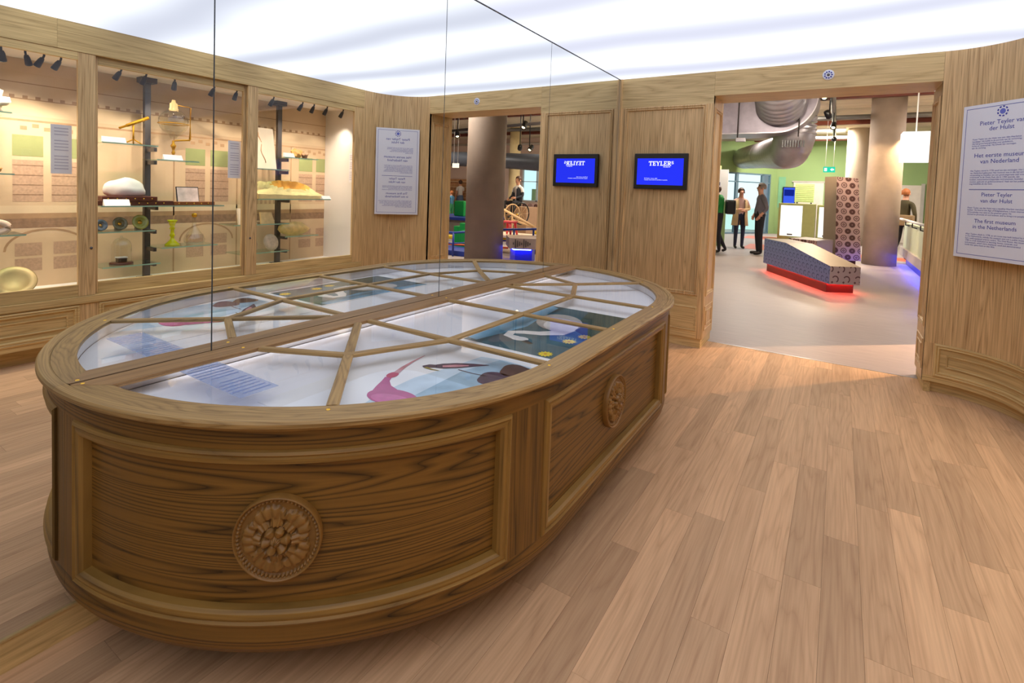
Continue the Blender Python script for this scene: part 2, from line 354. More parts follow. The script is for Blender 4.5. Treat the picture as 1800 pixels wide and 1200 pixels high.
# ---- curved corner
wr = sroot('wall_right', (2.6, 4.5, 0), 'curved oak panelled corner beside the doorway')
EC, EA, EB = (2.3934, 4.2158), XC - 2.3934, YW - 4.2158
def curve_pt(s, h):            # s 0..1 along the quarter ellipse from the doorway to the cabinet, h towards the room
    a = PI / 2 * (1 - s); px, py = EC[0] + EA * math.cos(a), EC[1] + EB * math.sin(a)
    nx, ny = -math.cos(a) / EA, -math.sin(a) / EB; l = math.hypot(nx, ny); return px + nx / l * h, py + ny / l * h
CLEN = 0.77
def fcur(u, v, h):
    s = u / CLEN
    if s <= 1: x, y = curve_pt(s, h)
    else: x, y = XC - h, EC[1] - (u - CLEN)
    return (x, y, v)
def strip(name, mapf, u0, u1, v0, v1, mat, parent, n=24, h=0.0, thick=None):
    V = []; UV = []; F = []
    for i in range(n + 1):
        u = u0 + (u1 - u0) * i / n
        V += [mapf(u, v0, h), mapf(u, v1, h)]; UV += [(u, v0), (u, v1)]
    for i in range(n): F.append((2 * i, 2 * i + 2, 2 * i + 3, 2 * i + 1))
    if thick is not None:
        o = len(V)
        for i in range(n + 1):
            u = u0 + (u1 - u0) * i / n
            V += [mapf(u, v0, h - thick), mapf(u, v1, h - thick)]; UV += [(u, v0 - 0.05), (u, v1 + 0.05)]
        for i in range(n):
            F.append((2 * i, o + 2 * i, o + 2 * i + 2, 2 * i + 2)); F.append((2 * i + 1, 2 * i + 3, o + 2 * i + 3, o + 2 * i + 1)); F.append((o + 2 * i, o + 2 * i + 1, o + 2 * i + 3, o + 2 * i + 2))
        F.append((0, 1, o + 1, o)); e = 2 * n; F.append((e, o + e, o + e + 1, e + 1))
    return mk(name, V, F, mat, parent, uv=UV)
UE = CLEN + (EC[1] - 4.112)
strip('panel', fcur, 0.0, UE, 0.36, HC, oakZ, wr, 36, 0.0, 0.03)
strip('rail', fcur, 0.0, UE, 0.083, 0.125, oakU, wr, 30, 0.0, 0.03)
strip('stile', fcur, 0.0, 0.06, 0.125, 0.36, oakZ, wr, 3, 0.0, 0.03)
moulded(fcur, (0.06, 0.125, UE, 0.36), oakU, oakU, wr, PROF, 30, inner=0.035)
strip('kick_board', fcur, 0.03, UE, 0.0, 0.083, oakU, wr, 24, -0.05, 0.02)
# ---- wall behind the camera (closes the room)
struct(box('wall_front', (-0.1, -2.7, 0), (3.6, -2.6, HC), oakZ), 'oak wall at the other end of the room')

# ================================================================== HALF OVAL DISPLAY TABLE
CN, CF, R0 = 1.60, 2.72, 1.06
LA = R0 * PI / 2; LS = CF - CN; LT = 2 * LA + LS
def case_pt(t, r):
    if t <= LA: a = t / R0; return r * math.sin(a), CN - r * math.cos(a)
    if t <= LA + LS: return r, CN + t - LA
    a = (t - LA - LS) / R0; return r * math.cos(a), CF + r * math.sin(a)
tb = thing('display_table', 'half oval oak table case with glazed lattice lid against the mirror', 'display case', (0.5, 2.16, 0))
fcase = lambda u, v, h: (*case_pt(u, R0 + h), v)
def sweep(name, prof, t0, t1, mat, parent, n=None, smooth=False, closed=False):
    n = n or max(2, int((t1 - t0) / 0.035)); V = []; UV = []; F = []; k = len(prof)
    ln = [0]
    for i in range(1, k): ln.append(ln[-1] + math.hypot(prof[i][0] - prof[i - 1][0], prof[i][1] - prof[i - 1][1]))
    for i in range(n + 1):
        t = t0 + (t1 - t0) * i / n
        for j, (r, z) in enumerate(prof):
            x, y = case_pt(t, r); V.append((max(x, 0.0005), y, z)); UV.append((t, ln[j] + 0.0))
    for i in range(n):
        for j in range(k - 1): F.append((i * k + j, (i + 1) * k + j, (i + 1) * k + j + 1, i * k + j + 1))
        if closed: F.append((i * k + k - 1, (i + 1) * k + k - 1, (i + 1) * k, i * k))
    if closed: F.append(tuple(range(k))[::-1]); F.append(tuple(range(n * k, n * k + k)))
    return mk(name, V, F, mat, parent, smooth, UV)
ZM0, ZM1 = 0.205, 0.668
sweep('top_rail', [(1.03, ZM1), (1.06, ZM1), (1.06, 0.722), (1.03, 0.722)], 0, LT, caseU, tb, closed=True)
sweep('bottom_rail', [(1.03, ZM0), (1.06, ZM0), (1.062, 0.165), (1.056, 0.140), (1.035, 0.112), (1.0, 0.106), (0.95, 0.110)], 0, LT, caseU, tb, closed=True, smooth=False)
sweep('cornice', [(1.03, 0.722), (1.060, 0.716), (1.068, 0.724), (1.079, 0.728), (1.087, 0.735), (1.087, 0.745), (1.082, HT), (1.056, HT), (1.052, HT - 0.003), (1.0515, 0.740), (1.03, 0.740)], 0, LT, lidU, tb, closed=True)
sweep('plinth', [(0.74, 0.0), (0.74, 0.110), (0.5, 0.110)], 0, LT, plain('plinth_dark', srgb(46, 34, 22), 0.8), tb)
pan = [(0.065, LA * 74.2 / 90), (LA - 0.135, LA + LS + 0.06 + 0.0), (LA + LS + 0.235, LT - 0.065)]
pan[1] = (1.465 - CN + LA, 2.79 - CN + LA)
ed = [0.0] + [e for p in pan for e in p] + [LT]
for i in range(0, len(ed), 2):
    sweep('stile', [(1.03, ZM0), (1.06, ZM0), (1.06, ZM1), (1.03, ZM1)], ed[i] + (0.0 if i else 0.0), ed[i + 1], caseZ, tb, closed=True)
CPROF = [(0, 0), (0.003, 0.006), (0.010, 0.010), (0.016, 0.005), (0.022, 0.007), (0.034, 0.005), (0.040, -0.004), (0.042, -0.024)]
def medallion(t, z, name='medallion'):
    R = 0.113; nr, na = 64, 240; V = []; F = []; hb = -0.024
    def lob(a, m, ph=0.0): return abs(math.cos(m * a / 2 + ph))
    def hgt(r, a):
        h = 0.010
        if r > 0.93: h = 0.010 + 0.013 * math.sqrt(max(0, 1 - ((r - 0.965) / 0.035) ** 2))
        elif r > 0.85: h = 0.010 + 0.010 * math.sqrt(max(0, 1 - ((r - 0.89) / 0.04) ** 2)) * abs(math.sin(30 * a)) ** 0.7
        elif r > 0.50:         # five pairs of scrolled acanthus tips
            c = lob(a, 5) ** 0.5; ed_ = 0.60 + 0.20 * c * (0.75 + 0.25 * lob(a, 35))
            if r < ed_: h = 0.012 + 0.013 * math.sqrt(max(0, 1 - ((r - 0.62) / 0.2) ** 2)) * (0.55 + 0.45 * lob(a, 20, 0.4))
        if r <= 0.60:          # leaf whorl with midrib
            c = lob(a, 8); ed_ = 0.30 + 0.28 * c ** 0.6
            if r < ed_: h = max(h, 0.018 + 0.016 * (1 - (r / 0.62) ** 2) * (0.45 + 0.55 * c) - 0.004 * lob(a, 24) ** 2)
        if r <= 0.34:          # six cupped petals
            c = lob(a, 6, 0.4); ed_ = 0.14 + 0.19 * c ** 0.5
            if r < ed_: h = 0.026 + 0.014 * (r / 0.3) * c - 0.02 * max(0, (r - 0.27)) / 0.07
            else: h = 0.014
        if r < 0.115: h = 0.022 + 0.018 * math.sqrt(max(0, 1 - (r / 0.115) ** 2)) * (0.8 + 0.2 * lob(a, 10))
        return h
    for i in range(nr + 1):
        r = i / nr
        for k in range(na):
            a = 2 * PI * k / na; V.append(fcase(t - r * R * math.cos(a), z + r * R * math.sin(a), hb + hgt(r, a)))
    for k in range(na):
        a = 2 * PI * k / na; V.append(fcase(t - R * math.cos(a), z + R * math.sin(a), hb - 0.002))
    for i in range(nr + 1):
        for k in range(na): F.append((i * na + k, i * na + (k + 1) % na, (i + 1) * na + (k + 1) % na, (i + 1) * na + k))
    o = mk(name, V, F, carve, tb, True); o['label'] = 'round carved rosette with beaded rim'
    return o
for i, (t0, t1) in enumerate(pan):
    moulded(fcase, (t0, ZM0, t1, ZM1), caseM, caseU, tb, CPROF, max(8, int((t1 - t0) / 0.035)))
    tm = R0 * math.radians(38.4) if i == 0 else ((2.115 - CN + LA) if i == 1 else LT - R0 * math.radians(38.4))
    medallion(tm, 0.43 if i == 0 else 0.448)
# interior tray
traym = plain('white_tray', srgb(252, 251, 254), 0.7, noise=0.01)
ZT = 0.692
tp = [(0.02, CN - 0.99)] + [case_pt(LT * i / 60, 0.99) for i in range(1, 60)] + [(0.02, CF + 0.99)]
prism('tray', tp, ZT - 0.02, ZT, traym, tb)
sweep('tray_wall', [(0.992, ZT), (0.992, 0.735)], 0, LT, traym, tb)
box('tray_back', (0.004, CN - 0.98, ZT), (0.012, CF + 0.98, 0.735), traym, tb)
box('added_light_strip', (0.016, CN - 0.8, 0.728), (0.030, CF + 0.8, 0.734), emit('added_strip_light', (0.9, 0.92, 1.0, 1), 2.5), tb)  # strip added only to brighten the inside of the table
# lid frame
ZL = HT - 0.0035
XB_ = 0.092; RG = 0.985
def dshape(r, xb, n=24):
    a0 = math.asin(xb / r); pts = []
    for i in range(n + 1):
        a = a0 + (PI / 2 - a0) * i / n; pts.append((r * math.sin(a), CN - r * math.cos(a)))
    for i in range(n + 1):
        a = (PI / 2 - a0) * i / n; pts.append((r * math.cos(a), CF + r * math.sin(a)))
    return pts
po, pi_ = dshape(1.0512, 0.012, 30), dshape(RG, XB_, 30); n = len(po)
V = [(x, y, ZL) for x, y in po] + [(x, y, ZL) for x, y in pi_] + [(x, y, 0.735) for x, y in pi_] + [(x, y, 0.735) for x, y in po]
UV = [(i * 0.073, 0.0) for i in range(n)] + [(i * 0.073, 0.065) for i in range(n)] + [(i * 0.073, 0.08) for i in range(n)] + [(i * 0.073, 0.2) for i in range(n)]
F = []
for i in range(n - 1):
    F += [(i, i + 1, n + i + 1, n + i), (n + i, n + i + 1, 2 * n + i + 1, 2 * n + i), (2 * n + i, 2 * n + i + 1, 3 * n + i + 1, 3 * n + i), (3 * n + i, 3 * n + i + 1, i + 1, i)]
mk('lid_frame', V, F, lidU, tb, uv=UV)
y0, y1 = CN - math.sqrt(1.05 ** 2 - 0.012 ** 2), CF + math.sqrt(1.05 ** 2 - 0.012 ** 2)
bpoly = [(0.003, y0), (0.012, y0), po[0], pi_[0], pi_[-1], po[-1], (0.003, y1)]
prism('back_rail', [(0.003, y0 + 0.001), (0.0125, y0 + 0.001), (XB_, pi_[0][1]), (XB_, pi_[-1][1]), (0.0125, y1 - 0.001), (0.003, y1 - 0.001)], 0.735, ZL + 0.0004, lidY, tb)
# lattice
K, J1, J2, J3, J4 = (0.39, 1.215), (0.548, 1.58), (0.548, 2.14), (0.548, 2.70), (0.39, 3.065)
yc = CN + CF
b1b, b2b, b4b, b5b, b6b, b8b, b9b = (XB_, 1.07), (XB_, 1.515), (XB_, 1.58), (XB_, 2.14), (XB_, 2.70), (XB_, 2.765), (XB_, 3.21)
a45 = lambda p, s: None
b2f = (0.696, 0.905); b4f = (RG, 1.58); b5f = (RG, 2.14); b6f = (RG, 2.70); b8f = (0.696, yc - 0.905)
def bar(p, q, wd=0.030):
    d = Vector((q[0] - p[0], q[1] - p[1])); l = d.length; d /= l; nn = Vector((-d.y, d.x)) * wd / 2
    z0, z1 = 0.7365, ZL + 0.0012; ch = 0.004
    prof = [(-1, z0), (-1, z1 - ch), (-1 + 2 * ch / wd, z1), (1 - 2 * ch / wd, z1), (1, z1 - ch), (1, z0)]
    V = []; UV = []
    for e, pt in ((0, p), (1, q)):
        for s, z in prof: V.append((pt[0] + nn.x * s, pt[1] + nn.y * s, z)); UV.append((e * l, s * wd / 2 + z))
    k = len(prof); F = [(j, j + 1, k + j + 1, k + j) for j in range(k - 1)] + [tuple(range(k)), tuple(range(k, 2 * k))[::-1]]
    return mk('glazing_bar', V, F, lidU, tb, uv=UV)
for p, q, wd in ((b1b, K, .03), (b2b, K, .034), (K, b2f, .034), (K, J1, .03), (J1, J2, .03), (J2, J3, .03), (b4b, J1, .03), (J1, b4f, .03), (b5b, J2, .03), (J2, b5f, .03), (b6b, J3, .03), (J3, b6f, .03), (J3, J4, .03), (b8b, J4, .034), (J4, b8f, .034), (J4, b9b, .03)):
    bar(p, q, wd)
for jx, jy in (K, J1, J2, J3, J4): lathe('glazing_joint', [(0, ZL + 0.0015), (0.019, ZL + 0.0014), (0.019, 0.7366), (0, 0.7366)], lidU, tb, (jx, jy, 0), 20, smooth=False)
arc = pi_
def arc_between(p, q):
    key = lambda pt: min(range(len(arc)), key=lambda i: (arc[i][0] - pt[0]) ** 2 + (arc[i][1] - pt[1]) ** 2)
    i, j = key(p), key(q); return arc[i + 1:j]
n0, n1 = pi_[0], pi_[-1]
panes = [[n0] + arc_between(n0, b2f) + [b2f, K, b1b], [b1b, K, b2b], [b2b, K, J1, b4b], [b2f] + arc_between(b2f, b4f) + [b4f, J1, K], [b4b, J1, J2, b5b], [b4f, b5f, J2, J1],
         [b5b, J2, J3, b6b], [b5f, b6f, J3, J2], [b6b, J3, J4, b8b], [b6f] + arc_between(b6f, b8f) + [b8f, J4, J3], [b8b, J4, b9b], [b8f] + arc_between(b8f, n1) + [n1, b9b, J4]]
for pl_ in panes: prism('pane', pl_, 0.7415, 0.7435, lidglass, tb)
for (sx_, sy_) in ((0.02, 0.575), (0.05, 1.03), (0.71, 0.882), (1.01, 1.56), (1.01, 2.16), (1.01, 2.72), (0.715, 3.44), (0.05, 2.16), (0.05, 3.25)):
    lathe('screw', [(0, 0.0025), (0.005, 0.002), (0.0062, 0.0)], brass, tb, (sx_, sy_, ZL), 10)
# prints in the table: generic coloured bird sheets
def clip_d(poly, r=0.975):
    out = []
    for i, p in enumerate(poly):
        q = poly[(i + 1) % len(poly)]; m = max(1, int(math.hypot(q[0] - p[0], q[1] - p[1]) / 0.02))
        for k in range(m):
            x, y = p[0] + (q[0] - p[0]) * k / m, p[1] + (q[1] - p[1]) * k / m
            cy = CN if y < CN else (CF if y > CF else y); d = math.hypot(x, y - cy)
            if d > r: x, y = x * r / d, cy + (y - cy) * r / d
            out.append((x, y))
    return out
def sheet(name, label, x0, y0, x1, y1, z=ZT):
    return tag(prism(name, clip_d([(x0, y0), (x1, y0), (x1, y1), (x0, y1)]), z + 0.0002, z + 0.0015, paperM), label, 'print')
def decal(parent, name, poly, mat, lvl=1, z=ZT):
    zz = z + 0.0015 + 0.0003 * lvl; poly = clip_d(poly, 0.970)
    return mk(name, [(x, y, zz) for x, y in poly], [tuple(range(len(poly)))], mat, parent)
def blob(cx, cy, rx, ry, rot=0, n=28, lob=0, amp=0):
    return [(cx + math.cos(rot) * (r * rx * math.cos(a)) - math.sin(rot) * (r * ry * math.sin(a)), cy + math.sin(rot) * (r * rx * math.cos(a)) + math.cos(rot) * (r * ry * math.sin(a)))
            for a in [2 * PI * i / n for i in range(n)] for r in [1 + amp * math.cos(lob * a)]]
def band(pts, wds):
    Lf, Rt = [], []
    for i, p in enumerate(pts):
        a, b = pts[max(0, i - 1)], pts[min(len(pts) - 1, i + 1)]; d = Vector((b[0] - a[0], b[1] - a[1])).normalized()
        Lf.append((p[0] - d.y * wds[i], p[1] + d.x * wds[i])); Rt.append((p[0] + d.y * wds[i], p[1] - d.x * wds[i]))
    return Lf + Rt[::-1]
sh1 = sheet('bird_print', 'large pale print of a pink wading bird lying in the table', 0.402, 0.872, 0.955, 1.665)
skyp = plain('pale_blue_wash', srgb(206, 224, 236), 0.8, noise=0.16, nscale=9); seap = plain('blue_wash', srgb(160, 190, 208), 0.8, noise=0.2, nscale=14)
pinkp = plain('magenta_wash', srgb(186, 58, 128), 0.8, noise=0.15, nscale=30); redp = plain('crimson_wash', srgb(196, 36, 82), 0.8, noise=0.1); darkp = plain('umber_wash', srgb(78, 58, 78), 0.8, noise=0.3, nscale=40); rosep = plain('rose_wash', srgb(206, 142, 150), 0.8, noise=0.15, nscale=30)
decal(sh1, 'printed_water', [(0.70, 0.90), (0.93, 1.00), (0.94, 1.63), (0.78, 1.64), (0.68, 1.62), (0.66, 1.45), (0.63, 1.30), (0.64, 1.12)], skyp, 1)
decal(sh1, 'printed_water', [(0.74, 1.10), (0.93, 1.10), (0.93, 1.62), (0.76, 1.63), (0.72, 1.45)], seap, 2)
decal(sh1, 'printed_bird', blob(0.690, 1.135, 0.088, 0.056, 0.12), pinkp, 3)
decal(sh1, 'printed_bird', blob(0.70, 1.12, 0.07, 0.034, 0.2), plain('mauve_wash', srgb(206, 92, 152), 0.8, noise=0.15, nscale=40), 4)
decal(sh1, 'printed_bird', band([(0.635, 1.155), (0.605, 1.18), (0.578, 1.215), (0.560, 1.245)], [0.040, 0.024, 0.013, 0.012]), pinkp, 5)
decal(sh1, 'printed_bird', blob(0.556, 1.268, 0.019, 0.028, 0.3), redp, 6)
decal(sh1, 'printed_beak', band([(0.552, 1.290), (0.532, 1.345), (0.516, 1.41), (0.504, 1.49)], [0.011, 0.008, 0.0045, 0.0015]), rosep, 7)
decal(sh1, 'printed_bird', band([(0.580, 1.395), (0.595, 1.415), (0.612, 1.425), (0.635, 1.445), (0.672, 1.48), (0.715, 1.52), (0.762, 1.555)], [0.008, 0.017, 0.015, 0.026, 0.027, 0.016, 0.002]), darkp, 5)
decal(sh1, 'printed_leg', band([(0.70, 1.45), (0.76, 1.45), (0.82, 1.46)], [0.003, 0.003, 0.003]), darkp, 4)
decal(sh1, 'printed_bird', band([(0.635, 1.44), (0.668, 1.472), (0.705, 1.505)], [0.009, 0.013, 0.005]), rosep, 6)
decal(sh1, 'printed_beak', band([(0.592, 1.395), (0.622, 1.392), (0.655, 1.398)], [0.007, 0.004, 0.0015]), plain('olive_wash', srgb(150, 132, 60), 0.8), 6)
decal(sh1, 'printed_rock', blob(0.86, 1.46, 0.07, 0.06, 0.3, lob=3, amp=0.12), darkp, 4)
decal(sh1, 'printed_rock', blob(0.87, 1.57, 0.06, 0.06, 0.3, lob=3, amp=0.12), plain('brown_wash', srgb(92, 66, 62), 0.8, noise=0.3, nscale=30), 4)
sh2 = sheet('bird_print', 'dark teal print of a white swan with yellow flowers lying in the table', 0.462, 1.715, 0.960, 2.665)
tealp = plain('teal_wash', srgb(62, 98, 108), 0.8, noise=0.35, nscale=9); swblue = plain('sky_blue_wash', srgb(120, 176, 206), 0.8, noise=0.2, nscale=8); greenp = plain('deep_green_wash', srgb(52, 72, 60), 0.8, noise=0.3, nscale=12)
swan = plain('swan_white', srgb(226, 222, 216), 0.8, noise=0.08, nscale=24); swang = plain('swan_grey', srgb(182, 174, 164), 0.8, noise=0.12, nscale=30); yelp = plain('flower_yellow', srgb(236, 208, 48), 0.8, noise=0.1)
decal(sh2, 'printed_lake', [(0.477, 1.765), (0.950, 1.765), (0.950, 2.595), (0.477, 2.595)], tealp, 1)
decal(sh2, 'printed_sky', [(0.477, 1.80), (0.53, 1.79), (0.56, 1.95), (0.59, 2.12), (0.56, 2.30), (0.53, 2.56), (0.477, 2.59)], swblue, 2)
decal(sh2, 'printed_bank', [(0.80, 2.20), (0.95, 2.10), (0.95, 2.595), (0.70, 2.595), (0.74, 2.40)], greenp, 2)
decal(sh2, 'printed_rock', blob(0.60, 1.87, 0.05, 0.06, 0.2, lob=3, amp=0.15), plain('slate_wash', srgb(84, 92, 98), 0.8, noise=0.2), 2)
decal(sh2, 'printed_swan', blob(0.675, 2.29, 0.115, 0.165, 0.45), swang, 3)
decal(sh2, 'printed_swan', blob(0.71, 2.24, 0.085, 0.12, 0.4), swan, 4)
decal(sh2, 'printed_swan', band([(0.76, 2.20), (0.76, 2.11), (0.70, 2.05), (0.63, 2.02), (0.585, 1.985), (0.60, 1.935), (0.645, 1.925)], [0.05, 0.04, 0.03, 0.026, 0.024, 0.022, 0.026]), swan, 5)
decal(sh2, 'printed_swan', blob(0.67, 1.92, 0.04, 0.03, 0.2), swan, 6)
decal(sh2, 'printed_beak', band([(0.70, 1.905), (0.75, 1.885)], [0.016, 0.010]), plain('ink_black', srgb(40, 32, 30), 0.7), 7)
for fx, fy_ in ((0.862, 1.805), (0.862, 2.02), (0.885, 2.13)):
    decal(sh2, 'printed_flower', blob(fx, fy_, 0.027, 0.030, 0, 48, 12, 0.2), yelp, 5)
    decal(sh2, 'printed_flower_centre', blob(fx, fy_, 0.007, 0.008), plain('flower_orange', srgb(214, 140, 30), 0.8), 6)
# text panel on the lid glass
tpm, nt, out = new_mat('translucent_blue_film'); N = nt.nodes; L = nt.links
d_ = N.new('ShaderNodeBsdfDiffuse'); d_.inputs[0].default_value = srgb(206, 220, 246); t_ = N.new('ShaderNodeBsdfTransparent'); t_.inputs[0].default_value = srgb(238, 242, 252); x_ = N.new('ShaderNodeMixShader'); x_.inputs[0].default_value = 0.32
L.new(t_.outputs[0], x_.inputs[1]); L.new(d_.outputs[0], x_.inputs[2]); L.new(x_.outputs[0], out.inputs[0])
tx = tag(box('reading_sheet', (0.105, 0.793, 0.7405), (0.447, 0.911, 0.7412), tpm), 'pale blue text sheet under the lid glass at the near end', 'label')
txink = plain('faded_blue_ink', srgb(136, 156, 206), 0.7)
for i in range(13):
    if i == 6: continue
    xx = 0.425 - i * 0.0245; l0 = 0.083 if i in (0, 7) else 0.104 - 0.02 * (i in (5, 12))
    mk('text_line', [(xx, 0.90, 0.74135), (xx - 0.007, 0.90, 0.74135), (xx - 0.007, 0.90 - l0, 0.74135), (xx, 0.90 - l0, 0.74135)], [(0, 1, 2, 3)], txink, tx)

# ================================================================== WALL SCREEN, ROSETTE, SIGN
tv = thing('wall_screen', 'black wall screen showing a blue page with white TEYLERS lettering', 'screen', (0.428, 4.70, 1.399))
box('housing', (0.1848, 4.685, 1.399), (0.6713, 4.7157, 1.7248), black, tv, 0.004)
box('display', (0.2135, 4.6838, 1.4375), (0.6355, 4.6852, 1.6795), emit('screen_blue', srgb(36, 48, 226), 1.0), tv)
scrw = emit('screen_white', (0.95, 0.96, 1, 1), 1.0)
ftv = lambda u, v, h=0.0: (0.2135 + u, 4.6835 - h, 1.4375 + v)
def glyph(strokes, x, y, s, pr):
    for poly in strokes: mk('letter_stroke', [ftv(x + px * s, y + py * s) for px, py in poly], [tuple(range(len(poly)))], scrw, pr)
def rc(a, b, c, d): return [(a, b), (c, b), (c, d), (a, d)]
GL = {'T': [rc(.33, 0, .53, 1), rc(.18, 0, .68, .08), rc(0, .88, .86, 1), rc(0, .68, .10, 1), rc(.76, .68, .86, 1)],
      'E': [rc(.12, 0, .32, 1), rc(0, 0, .72, .11), rc(0, .89, .70, 1), rc(.3, .46, .56, .56), rc(.62, 0, .72, .3), rc(.6, .7, .70, 1), rc(.50, .38, .57, .64)],
      'Y': [rc(.33, 0, .53, .48), rc(.2, 0, .66, .08), [(.33, .42), (.53, .42), (.25, 1), (.03, 1)], [(.36, .42), (.5, .42), (.82, 1), (.70, 1)], rc(-.05, .92, .36, 1), rc(.58, .92, .92, 1)],
      'L': [rc(.12, 0, .32, 1), rc(0, 0, .72, .11), rc(0, .92, .44, 1), rc(.62, 0, .72, .36)],
      'R': [rc(.12, 0, .32, 1), rc(0, 0, .44, .08), rc(0, .89, .62, 1), rc(.3, .44, .6, .54), rc(.54, .5, .76, .93), [(.36, .46), (.58, .46), (.86, 0), (.62, 0)], rc(.6, 0, .92, .08)],
      'S': [rc(.08, .88, .6, 1), rc(.02, .5, .2, .92), rc(.08, .44, .58, .58), rc(.46, .08, .66, .5), rc(.06, 0, .58, .12), rc(.0, .0, .08, .3), rc(.56, .7, .64, 1)]}
lg = bpy.data.objects.new('logo_lettering', None); COL.objects.link(lg); lg.parent = tv; lg['label'] = 'white TEYLERS lettering on the screen'
xx = 0.108
for ch, ad in (('T', .90), ('E', .80), ('Y', .90), ('L', .78), ('E', .80), ('R', .95)):
    glyph(GL[ch], xx, 0.176, 0.040, lg); xx += ad * 0.0405
glyph(GL['S'], xx, 0.190, 0.026, lg)
def ft2(sz=1.0, ox=0.0, oy=0.0): return lambda a, b: ftv(ox + a, oy + b, 0.0003)
text('tagline', 'MUSEUM', 0.016, ft2(1, 0.274, 0.160), scrw, tv, 'CENTER')
text('caption', 'De Pieteler, alweer wilde\nLeeg op reserves bij het de Kleine Academie', 0.0118, ft2(1, 0.072, 0.056), scrw, tv, 'LEFT', spacing=1.15)
ROS = (0.0, 0.0)
rz_ = thing('wall_emblem', 'small round white emblem with blue rosette above the doorway', 'emblem', (1.695, YW, 2.3256))
lathe('plate', [(0, 0.006), (0.036, 0.006), (0.040, 0.004), (0.040, 0.0)], plain('porcelain', srgb(232, 234, 244), 0.2, coat=0.5), rz_, (1.695, YW - 0.0005, 2.3256), 32, axis=(0, -1, 0))
for i in range(9):
    a = 2 * PI * i / 9
    lathe('petal', [(0, 0.002), (0.0055, 0.0015), (0.006, 0)], blueink, rz_, (1.695 + 0.024 * math.cos(a), YW - 0.0065, 2.3256 + 0.024 * math.sin(a)), 10, axis=(0, -1, 0))
lathe('centre', [(0, 0.004), (0.006, 0.003), (0.011, 0)], steel, rz_, (1.695, YW - 0.0065, 2.3256), 12, axis=(0, -1, 0))
# sign on the curved corner
A_ = Vector((2.519, 4.680, 0)); B_ = Vector((2.842, 4.287, 0)); xd = (B_ - A_).normalized(); nd = Vector((xd.y, -xd.x, 0)); SW = (B_ - A_).length
if nd.dot(Vector((1.5, 0, 0)) - A_) < 0: nd = -nd
SZ0, SZ1 = 0.999, 2.0255
sg = thing('wall_sign', 'tall white text sign with blue headings on the curved oak corner', 'sign', tuple(A_ + xd * SW / 2 + Vector((0, 0, SZ0))))
def fs(u, v, h=0.0):
    p = A_ + xd * u + nd * (0.012 + h); return (p.x, p.y, SZ1 - v)
H_ = SZ1 - SZ0
signm = plain('sign_white', srgb(236, 238, 248), 0.5, noise=0.01)
mk('board', [fs(0, 0), fs(SW, 0), fs(SW, H_), fs(0, H_), fs(0, 0, -0.012), fs(SW, 0, -0.012), fs(SW, H_, -0.012), fs(0, H_, -0.012)], [(0, 1, 2, 3), (7, 6, 5, 4), (0, 4, 5, 1), (1, 5, 6, 2), (2, 6, 7, 3), (3, 7, 4, 0)], signm, sg)
def srect(nm, u0, v0, u1, v1, mat, h=0.0006): return mk(nm, [fs(u0, v0, h), fs(u1, v0, h), fs(u1, v1, h), fs(u0, v1, h)], [(0, 1, 2, 3)], mat, sg)
bd = 0.022
for r in ((bd, bd, SW - bd, bd + 0.003), (bd, H_ - bd - 0.003, SW - bd, H_ - bd), (bd, bd, bd + 0.003, H_ - bd), (SW - bd - 0.003, bd, SW - bd, H_ - bd)): srect('border_line', *r, blueink)
cx_ = SW / 2
fst = lambda ox, oy: (lambda a, b: fs(ox + a, oy - b, 0.0008))
for i in range(9):
    a = 2 * PI * i / 9
    mk('logo_petal', [fs(cx_ + 0.030 * math.cos(a) + 0.009 * math.cos(a) * c1 - 0.009 * math.sin(a) * s1, 0.062 + 0.030 * math.sin(a) + 0.009 * math.sin(a) * c1 + 0.009 * math.cos(a) * s1, 0.0008) for c1, s1 in ((.5, .8), (-.5, .6), (-.5, -.6), (.5, -.8))], [(0, 1, 2, 3)], blueink, sg)
mk('logo_centre', [fs(cx_ + 0.018 * math.cos(2 * PI * i / 16), 0.062 + 0.018 * math.sin(2 * PI * i / 16), 0.0008) for i in range(16)], [tuple(range(16))], plain('pale_blue_ink', srgb(110, 120, 210), 0.6), sg)
for body, v in (('Pieter Teyler van', .140), ('der Hulst', .178), ('Het eerste museum', .352), ('van Nederland', .392), ('Pieter Teyler', .610), ('van der Hulst', .650), ('The first museum', .786), ('in the Netherlands', .824)):
    text('heading', body, 0.040 if v < .5 else 0.036, fst(cx_, v), blueink, sg)
P1 = 'Pieter Teyler van der Hulst was een rijke Haarlemse\nhandelaar. Hij leefde in de periode van de verlichting.\nHij had grote belangstelling voor godsdienst,\nkunst en wetenschap. Hij schonk zijn vermogen\naan de stichting.'
P2 = 'Het Teylers stond in 1778 vanaf van zijn vermogen. Het is\nvan Nederland gebouwd. Het museum was in die tijd een\nverzameling en instellen van een goed uitgeruste zaal voor\nonderzoek. In de Ovale Zaal, die in 1784 opende, zijn\nboeken, natuurwetenschappelijke instrumenten, fossielen\nmunten, gebruikt en gedemonstreerd. Vaak aan het publiek\nnog hetzelfde als dat toen.'
P3 = 'Pieter Teyler van der Hulst was a wealthy Haarlem merchant\nbanker. He lived in the Age of Enlightenment, a keen interest\nof knowledge was seen as the greatest good. He\nwanted to promote art and science, and to bring it to people.'
P4 = 'After Teylers death in 1778, an art room was built behind his house\nin the Netherlands: initially the museum was not a public museum\nbut a well-equipped science centre. The Oval Room, the museum\n1784 is a hub dedicated to learning: books, minerals, and\nand museum, which were displayed, used and demonstrated\ninside this space have to this date.'
for body, v in ((P1, .235), (P2, .445), (P3, .692), (P4, .868)): text('body_text', body, 0.0142, fst(0.075, v), blueink, sg, 'LEFT', spacing=1.02)
srect('rule', 0.075, 0.563, SW - 0.075, 0.567, blueink, 0.0008)

